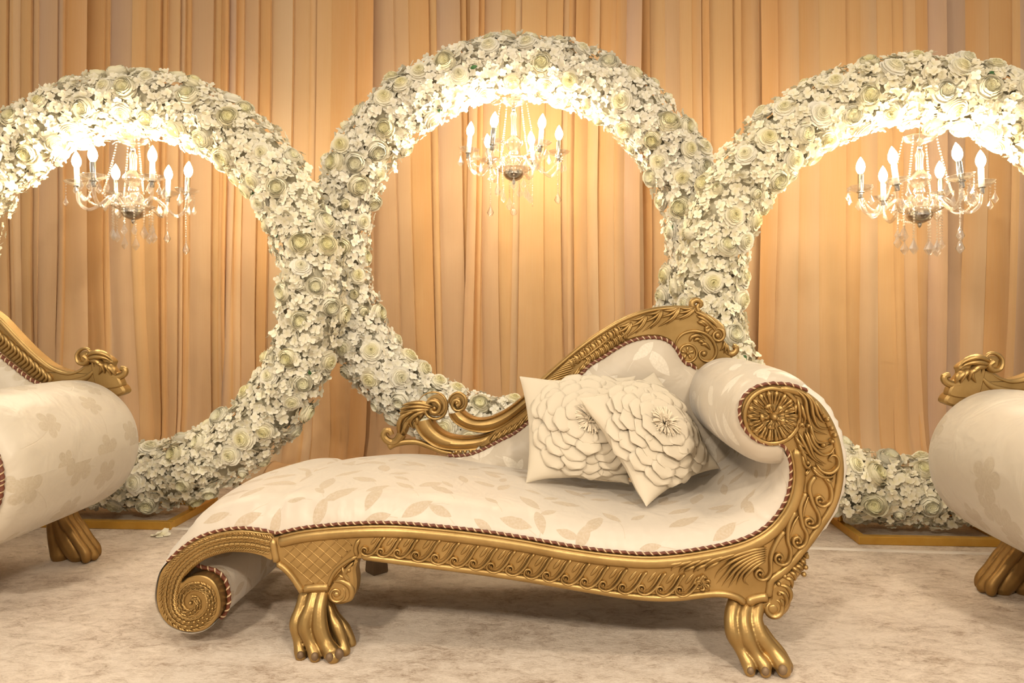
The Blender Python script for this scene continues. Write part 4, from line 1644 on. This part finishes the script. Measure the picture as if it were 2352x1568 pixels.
# --- lion-paw legs
def paw_mesh(name, chains, core, vox=.0034, smooth_it=2):
    mm = MB()
    for pts, rad in list(chains) + list(core):
        pr = cr([Vector((*p_, r)).to_4d() if False else Vector((p_[0], p_[1], p_[2])) for p_, r in zip(pts, rad)], 5)
        rr = cr([Vector((r, 0, 0)) for r in rad], 5)
        nn = len(pr)
        mm.tube(pr, (lambda t, rr=rr, nn=nn: rr[min(nn - 1, int(round(t * (nn - 1))))].x), 12)
        mm.ball(pr[-1], rad[-1] * 1.0)
    o = mm.build(name, GOLD, None, sharp=0)
    md = o.modifiers.new('remesh', 'REMESH')
    md.mode = 'VOXEL'
    md.voxel_size = vox
    sm = o.modifiers.new('smooth', 'SMOOTH')
    sm.iterations = smooth_it
    sm.factor = .5
    me = evaluated(o, name)
    bpy.data.objects.remove(o)
    # level sole
    for v in me.vertices:
        if v.co.z < 0.0:
            v.co.z = 0.0
    me.polygons.foreach_set('use_smooth', [True] * len(me.polygons))
    if not me.materials:
        me.materials.append(GOLD)
    return me


def leg_left():
    def Q(u, v, y):
        return tuple(PW(u, v, y))
    r = 0.018
    ch = [([Q(703, 1355, 2.150), Q(690, 1398, 2.128), Q(680, 1432, 2.112), Q(685, 1470, 2.100), Q(690, 1497, 2.090), Q(691, 1507, 2.082)], [.019, .018, .0205, .0155, .0190, .0165]),
          ([Q(724, 1355, 2.140), Q(712, 1395, 2.112), Q(700, 1438, 2.096), Q(712, 1475, 2.088), Q(722, 1500, 2.078), Q(724, 1509, 2.072)], [.019, .018, .0215, .0165, .0200, .0175]),
          ([Q(744, 1355, 2.140), Q(735, 1395, 2.112), Q(735, 1440, 2.098), Q(748, 1475, 2.090), Q(763, 1500, 2.078), Q(766, 1510, 2.070)], [.019, .020, .0245, .0225, .0265, .0200]),
          ([Q(752, 1372, 2.165), Q(760, 1408, 2.150), Q(775, 1440, 2.135), Q(786, 1472, 2.125), Q(792, 1494, 2.115)], [.013, .0155, .0195, .0165, .0180]),
          ([Q(756, 1378, 2.195), Q(770, 1412, 2.190), Q(790, 1440, 2.185), Q(802, 1462, 2.180), Q(806, 1478, 2.178)], [.012, .0145, .0180, .0160, .0175])]
    core = [([Q(725, 1340, 2.175), Q(722, 1400, 2.160), Q(730, 1450, 2.150), Q(745, 1485, 2.150)], [.040, .036, .038, .034]),
            ([Q(745, 1440, 2.20), Q(755, 1470, 2.20), Q(760, 1485, 2.20)], [.04, .045, .04])]
    return paw_mesh('leg', ch, core)


def leg_right():
    def Q(u, v, y):
        return tuple(PW(u, v, y))
    ch = [([Q(1690, 1375, 2.150), Q(1680, 1412, 2.120), Q(1684, 1455, 2.100), Q(1700, 1490, 2.090), Q(1718, 1522, 2.075), Q(1722, 1540, 2.062)], [.021, .021, .0225, .0165, .0205, .0170]),
          ([Q(1718, 1385, 2.140), Q(1708, 1420, 2.108), Q(1716, 1462, 2.090), Q(1735, 1500, 2.078), Q(1754, 1526, 2.066), Q(1758, 1542, 2.055)], [.019, .0195, .0225, .0160, .0205, .0175]),
          ([Q(1745, 1385, 2.140), Q(1736, 1420, 2.112), Q(1748, 1460, 2.095), Q(1772, 1492, 2.085), Q(1794, 1522, 2.070), Q(1800, 1538, 2.060)], [.019, .020, .0235, .0230, .0270, .0215]),
          ([Q(1748, 1440, 2.15), Q(1766, 1470, 2.14), Q(1790, 1500, 2.12), Q(1808, 1530, 2.105)], [.016, .019, .020, .018])]
    core = [([Q(1712, 1365, 2.180), Q(1704, 1410, 2.160), Q(1715, 1460, 2.145), Q(1750, 1500, 2.135), Q(1770, 1518, 2.12)], [.040, .036, .036, .036, .030])]
    return paw_mesh('leg', ch, core)


def claw(u, v, y, r, parent):
    q = MB()
    c = PW(u, v, y)
    q.ball(c, r, r * .9, r * 1.1, 10, 6)
    return q.build('claw', CLAW, parent, sharp=0)


def add_leg(me, parent, M=None, name='leg'):
    o = bpy.data.objects.new(name, me)
    COL.objects.link(o)
    attach(o, parent)
    return o


legL = add_leg(leg_left(), chaise)
for u, v, y, r in ((690, 1504, 2.072), (723, 1507, 2.060), (758, 1508, 2.056), (780, 1502, 2.062)) and ((690, 1504, 2.071, .0105), (723, 1507, 2.059, .011), (757, 1509, 2.055, .012), (779, 1501, 2.065, .014)):
    claw(u, v, y, r, legL)
legR = add_leg(leg_right(), chaise)
for u, v, y, r in ((1724, 1540, 2.050, .010), (1758, 1541, 2.042, .011), (1798, 1538, 2.042, .013), (1812, 1536, 2.062, .011)):
    claw(u, v, y, r, legR)
for uu in (868, 1712):
    m = MB()
    c = PW(uu, 1300, 2.82)
    m.lathe([(.001, .0), (.043, .0), (.046, .006), (.042, .05), (.036, .12), (.04, .22), (.05, .34)], 4, (c.x, 2.80, 0))
    o = m.build('leg', CLAW, chaise, sharp=30)

# ================================================================== CUSHIONS
PETAL_ME = None


def petal_mesh():
    mm = MB()
    rows = []
    nu, nv = 6, 6
    for i in range(nu + 1):
        a = -1 + 2 * i / nu
        row = []
        for j in range(nv + 1):
            t = j / nv
            wd = (.22 + .78 * math.sin(min(1, t * 1.25) * PI / 2)) * math.sqrt(max(0, 1 - max(0, (t - .55) / .47) ** 2.2))
            x = t * (1.0 - .06 * a * a)
            y = a * .55 * wd
            z = .10 * math.sin(PI * min(1, t * .9)) * (1 - .3 * a * a) + .05 * a * a * t + .035 * math.sin(a * 8) * (1 - t) ** 1.5 * (t > .02)
            row.append(Vector((x, y, z)))
        rows.append(row)
    mm.grid(rows)
    o = mm.build('petal', COTTON, None, sharp=0)
    sd = o.modifiers.new('solid', 'SOLIDIFY')
    sd.thickness = .014
    me = evaluated(o, 'petal')
    bpy.data.objects.remove(o)
    return me


def cushion(BLc, BRc, TLc, TRc, label, centre, seed, squash=0.055):
    """square cushion given by its four corners, with a big cloth flower on the front"""
    global PETAL_ME
    if PETAL_ME is None:
        PETAL_ME = petal_mesh()
    rnd = random.Random(seed)
    cen = (BLc + BRc + TLc + TRc) / 4
    U = ((BRc - BLc) + (TRc - TLc)).normalized()
    V = ((TLc - BLc) + (TRc - BRc))
    V = (V - U * V.dot(U)).normalized()
    N = U.cross(V).normalized()
    if N.y > 0:
        N = -N
    lowest = min(BLc.z, BRc.z)
    t = thing('cushion', label, 'cushion', (cen.x, cen.y, lowest), 'flower cushions on the chaise')
    n = 18
    mm = MB()

    def surf(a, b, sgn):
        # a, b in [-1, 1]
        s, q = (a + 1) / 2, (b + 1) / 2
        p_ = BLc * ((1 - s) * (1 - q)) + BRc * (s * (1 - q)) + TLc * ((1 - s) * q) + TRc * (s * q)
        k = ((1 - a * a) * (1 - b * b)) ** .45
        # sides pull in a little between the corners
        pin = .045 * ((1 - a * a) * b * b * b * (1 if True else 0))
        p_ = p_ - V * (.055 * (1 - a * a) * b ** 3 * .4) - U * (.055 * (1 - b * b) * a ** 3 * .4)
        wr = .004 * math.sin(a * 9 + b * 4 + seed) * (1 - k)
        return p_ + N * sgn * (squash * k) + N * wr
    for sgn in (1, -1):
        rows, uvr = [], []
        for i in range(n + 1):
            a = -1 + 2 * i / n
            a = math.sin(a * PI / 2)
            rows.append([surf(a, math.sin((-1 + 2 * j / n) * PI / 2), sgn) for j in range(n + 1)])
        mm.grid(rows)
    mm.build('cushion_cover', COTTON, t, sharp=0)
    # petals in overlapping rings
    ca, cb = centre
    halfU = ((BRc - BLc).length + (TRc - TLc).length) / 4
    halfV = ((TLc - BLc).length + (TRc - BRc).length) / 4
    for ring, (r0, cnt, L, tilt, lift) in enumerate(((.132, 16, .082, .02, .004), (.106, 14, .082, .06, .008), (.078, 12, .082, .10, .012), (.048, 9, .082, .16, .017), (.022, 7, .078, .20, .020))):
        for k in range(cnt):
            th = 2 * PI * (k + .5 * (ring % 2)) / cnt + rnd.uniform(-.08, .08)
            du, dv = math.cos(th), math.sin(th)
            a = ca + du * r0 / halfU
            b = cb + dv * r0 / halfV
            a = max(-.97, min(.97, a))
            b = max(-.97, min(.97, b))
            p_ = surf(a, b, 1) + N * lift
            # follow the curve of the cushion
            p2 = surf(max(-1, min(1, a + du * .06 / halfU)), max(-1, min(1, b + dv * .06 / halfV)), 1) + N * lift
            D = (p2 - p_)
            if D.length < 1e-4:
                D = U * du + V * dv
            D.normalize()
            D = (D + N * (tilt + rnd.uniform(-.08, .08)) - Vector((0, 0, .06))).normalized()
            Q = N.cross(D).normalized()
            N2 = D.cross(Q).normalized()
            s = L * rnd.uniform(.92, 1.12)
            M = Matrix((D, Q, N2)).transposed().to_4x4()
            M = Matrix.Translation(p_ - Vector(t.location)) @ M @ Matrix.Diagonal((s, s * rnd.uniform(.95, 1.15), s * rnd.uniform(.8, 1.2), 1))
            inst('petal', PETAL_ME, t, M)
    # frayed centre
    mm = MB()
    c0 = surf(ca, cb, 1) + N * .034
    for k in range(190):
        th = rnd.uniform(0, 2 * PI)
        inner = k < 70
        rad = (U * math.cos(th) + V * math.sin(th))
        if inner:
            rr = rnd.uniform(.1, .8)
            st = c0 + rad * (.010 * rr)
            D = (rad * rr * .8 + N + Vector((rnd.gauss(0, .25), rnd.gauss(0, .25), rnd.gauss(0, .25)))).normalized()
            L = rnd.uniform(.014, .026)
        else:
            st = c0 + rad * rnd.uniform(.008, .014) - N * .004
            D = (rad + N * rnd.uniform(.10, .45) + Vector((rnd.gauss(0, .1), rnd.gauss(0, .1), rnd.gauss(0, .1)))).normalized()
            L = rnd.uniform(.030, .052)
        Q = D.cross(N)
        if Q.length < .01:
            Q = U
        Q.normalize()
        w = rnd.uniform(.0016, .0030)
        N2 = D.cross(Q)
        md_ = st + D * L * .55 + N * .004
        e = st + D * L - N * .003
        mm.add([st - Q * w, st + Q * w, md_ + Q * w, md_ - Q * w, e + Q * w, e - Q * w], [(0, 1, 2, 3), (3, 2, 4, 5)])
    o = mm.build('frayed_centre', COTTON_DEEP, t, smooth=False)
    o['kind'] = 'stuff'
    return t


def cam_px(u, v, d):
    return camw((u - CX) / FPX * d, -(v - VH) / FPX * d, d)


cushion(cam_px(1208, 1108, 2.46), cam_px(1446, 1112, 2.46), cam_px(1193, 864, 2.66), cam_px(1460, 862, 2.67),
        'square ecru cushion with a cloth flower, standing upright against the chaise back', (.20, .0), 5)
cushion(camw(.229, -.289, 2.45), camw(.424, -.615, 2.28), camw(.5366, -.218, 2.70), camw(.732, -.545, 2.53),
        'square ecru cushion with a cloth flower, tilted on its corner against the arm roll', (.02, .0), 9)


# ================================================================== SIDE SETTEES
def settee(x0, yb, sgn, label, seed):
    """x0: outer face of the visible arm, sgn = +1 when the settee runs to the left of it"""
    t = thing('settee', label, 'settee', (x0 - sgn * .9, yb - .35, 0), 'gold and cream settees at the sides')
    yf = yb - .70

    def X(dx):
        return x0 - sgn * dx
    W_ = 1.75

    def arm(dxc, nm):
        cx_, cz_, r = X(dxc), .492, .262
        rows, uvr = [], []
        prof = [(-.004, .205), (0.0, .215), (.008, .230), (.02, .244), (.04, .254), (.08, .260), (.15, .262), (.4, .262), (.6, .260), (.66, .255), (.69, .24), (.70, .20), (.70, .02)]
        n = 72
        for i in range(n + 1):
            a = 2 * PI * i / n
            row, ur = [], []
            L = 0
            prev = None
            for d, r_ in prof:
                pk = .014 * math.exp(-((d - .012) / .02) ** 2) * math.sin(a * 52 + 2 * math.sin(a * 5))
                q = Vector((cx_ + r_ * (1 + pk) * math.cos(a), yf + d, cz_ + r_ * (1 + pk) * math.sin(a)))
                L += (q - prev).length if prev is not None else 0
                prev = q
                row.append(q)
                ur.append((a * .262 + seed, L))
            rows.append(row)
            uvr.append(ur)
        mm = MB()
        mm.grid(rows, uvr)
        mm.build('arm_roll', SATIN_FLOWER, t, sharp=0)
        mm = MB()
        circ = [Vector((cx_ + .205 * math.cos(2 * PI * k / 40), yf - .004, cz_ + .205 * math.sin(2 * PI * k / 40))) for k in range(40)]
        mm.plate(circ, .05, .010)
        for k in range(14):
            a = 2 * PI * k / 14
            mm.ridge([Vector((cx_ + q * math.cos(a), yf - .004, cz_ + q * math.sin(a))) for q in (.05, .09, .13, .16)], .018, .014, taper='club')
        mm.knob(Vector((cx_, yf - .004, cz_)), .035, h=.025)
        mm.build('arm_front', GOLD, t, sharp=35)
        rope([Vector((cx_ + .212 * math.cos(2 * PI * k / 90), yf - .006, cz_ + .212 * math.sin(2 * PI * k / 90))) for k in range(91)], .0075, 'cord_trim', t)
    arm(.262, 'a')
    arm(W_ - .262, 'b')
    # seat and backrest
    rows, uvr = [], []
    mm = MB()
    for i in range(25):
        s = i / 24
        x = X(.40 + (W_ - .80) * s)
        row, ur = [], []
        for j, (d, z) in enumerate(((.03, .28), (.02, .33), (.0, .38), (.015, .42), (.05, .44), (.2, .452), (.4, .45), (.62, .44))):
            row.append(Vector((x, yf + d, z)))
            ur.append((s * 1.2, j * .08))
        rows.append(row)
        uvr.append(ur)
    mm.grid(rows, uvr)
    mm.build('seat_cushion', SATIN_FLOWER, t, sharp=0)
    mm = MB()
    mm.box((min(X(.30), X(W_ - .30)), yf + .03, .22), (max(X(.30), X(W_ - .30)), yb - .01, .30))
    o = mm.build('seat_rail', GOLD, t)
    bv = o.modifiers.new('bevel', 'BEVEL')
    bv.width = .012
    bv.segments = 3
    # crest, traced on the left settee's back plane
    def K(pts, dy=0.0):
        out = []
        for u, v in pts:
            q = PW(u, v, 2.85)
            out.append(Vector((X(-1.70 - q.x if False else (-1.694 - q.x)), yb - .03 + dy, q.z)))
        return out
    top = [(-190, 640), (-150, 645), (-100, 660), (-50, 690), (0, 726), (40, 768), (79, 807), (119, 838), (158, 852), (178, 850), (196, 838), (214, 832), (232, 848), (246, 862), (262, 872), (284, 888), (284, 905),
           (230, 915), (138, 900)]
    low = [(119, 888), (79, 870), (40, 840), (0, 807), (-40, 776), (-90, 750), (-150, 738), (-190, 736)]
    mm = MB()
    mm.plate(cr(K(top + low), 4, True), .05, .008, NF)
    xm = K([(-190, 700)])[0].x
    far = [Vector((2 * xm - q.x, q.y, q.z)) for q in cr(K(top + low), 3, True)]
    mm.plate(far[::-1], .05, .008, NF)
    cr_o = mm.build('crest_rail', GOLD, t, sharp=35)
    mm = MB()
    mm.ridge(resample(cr(K([(-100, 668), (-50, 698), (0, 734), (40, 776), (79, 814), (119, 845), (158, 858), (185, 852), (200, 842)]), 6), .012), .010, .012, taper='both')
    for i in range(13):
        s = i / 12
        x, y = -60 + 170 * s, 712 + 148 * s
        mm.ridge(resample(cr(K([(x, y - 8), (x + 12, y + 12), (x - 4, y + 32)]), 5), .008), .009, .014, taper='leaf')
        mm.ridge(resample(cr(K([(x - 6, y - 12), (x + 4, y + 8), (x - 12, y + 26)]), 5), .008), .007, .014, taper='leaf')
    mm.ridge(resample(cr(K([(120, 874), (160, 878), (200, 868), (222, 846)]), 6), .01), .014, .012, taper='both')
    mm.build('leaf_carving', GOLD, cr_o, sharp=0)
    mm = MB()
    mm.plate(cr(K(spiral(199, 820, 15, 15, 0, .95), -.005), 1, True), .04, .006)
    mm.ridge(resample(cr(K([(222, 842), (214, 806), (198, 800), (185, 812), (188, 830), (202, 834), (210, 824), (202, 816)], -.008), 7), .005), .012, .02, taper='start')
    for ln in ([(204, 818), (228, 808), (252, 814), (266, 828)], [(206, 824), (230, 818), (252, 822), (262, 832)], [(210, 828), (232, 828), (242, 842), (232, 860)], [(226, 830), (244, 838), (246, 858)], [(244, 832), (256, 842), (262, 862)], [(252, 834), (266, 848), (272, 862)]):
        mm.ridge(resample(cr(K(ln, -.008), 7), .006), .012, .022, taper='leaf')
    mm.plate(cr(K([(214, 826), (240, 814), (262, 828), (260, 842), (274, 862), (280, 888), (230, 890), (216, 856)], -.005), 5, True), .04, .006)
    mm.tube(resample(cr(K([(262, 862), (274, 864), (286, 858), (287, 848), (278, 846)], .01), 7), .006), lambda s: .017 - .006 * s, 10)
    mm.build('crest_volute', GOLD, cr_o, sharp=35)
    # backrest panel between crest and seat
    lw = resample(cr(K([(138, 892)] + low), 6), .02)
    rows, uvr = [], []
    for i, q in enumerate(lw):
        row, ur = [], []
        for k in range(11):
            s = k / 10
            z = q.z + (.42 - q.z) * s
            dmin = min((Vector((q.x, 0, z)) - Vector((w.x, 0, w.z))).length for w in lw)
            row.append(Vector((q.x, yb - .035 - .06 * (1 - math.exp(-dmin / .04)), z)))
            ur.append((q.x, z))
        rows.append(row)
        uvr.append(ur)
    mm = MB()
    mm.grid(rows, uvr)
    # mirrored far half, beyond the picture edge
    xm = lw[-1].x
    mm.grid([[Vector((2 * xm - q.x, q.y, q.z)) for q in r_] for r_ in rows], uvr)
    mm.build('backrest_panel', SATIN_FLOWER, t, sharp=0)
    rope([q + Vector((0, -.012, 0)) for q in lw], .008, 'cord_trim', t)
    # paw legs, toes outward
    global PAW_SIDE
    for (dx, dy, od) in ((.33, -.0, 1), (.33, -.62, 1), (W_ - .30, 0, -1), (W_ - .30, -.62, -1)):
        o = bpy.data.objects.new('leg', PAW_SIDE)
        COL.objects.link(o)
        o.parent = t
        o.matrix_basis = Matrix.Translation(Vector((X(dx), yb + dy, 0)) - Vector(t.location)) @ Matrix.Diagonal((sgn * od, 1, 1, 1))
    return t


def side_paw():
    ch = []
    for k, yy in enumerate((-.045, -.012, .022)):
        ch.append(([(.00, yy, .24), (.012, yy, .17), (.045, yy, .125), (.075, yy - .002, .085), (.105, yy - .004, .045), (.122 - .012 * abs(k - 1), yy - .004, .020)], [.018, .019, .019, .018, .020, .019]))
    core = [([(-.03, -.01, .26), (-.02, -.01, .18), (.0, -.01, .10), (.03, -.01, .05), (.05, -.01, .02)], [.045, .042, .042, .042, .036]),
            ([(-.045, -.01, .26), (-.045, -.01, .13), (-.03, -.01, .02)], [.035, .036, .036])]
    me = paw_mesh('leg', ch, core, vox=.0045)
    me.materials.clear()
    me.materials.append(GOLD_SHADED)
    return me


PAW_SIDE = side_paw()
settee(-1.694, 2.87, 1, 'gold and cream settee cut off by the left edge of the picture', 1.0)
settee(1.345, 2.74, -1, 'gold and cream settee cut off by the right edge of the picture', 4.0)

# ------------------------------------------------------------------ fallen floret on the carpet
m = MB()
rnd = random.Random(3)
pf = PW(375, 1228, 1)
d_ = FPX * CAMH / (1230 - VH)
pp = camw((374 - CX) / FPX * d_, -CAMH, d_)
pp.z = .006
add_floret(m, pp, Vector((.1, -.3, 1)), .035, rnd)
add_floret(m, pp + Vector((-.02, -.01, .001)), Vector((-.3, -.1, 1)), .028, rnd)
tag(m.build('fallen_floret', HYDR, None, sharp=0), 'single white hydrangea floret fallen on the carpet near the left settee leg', 'flower')
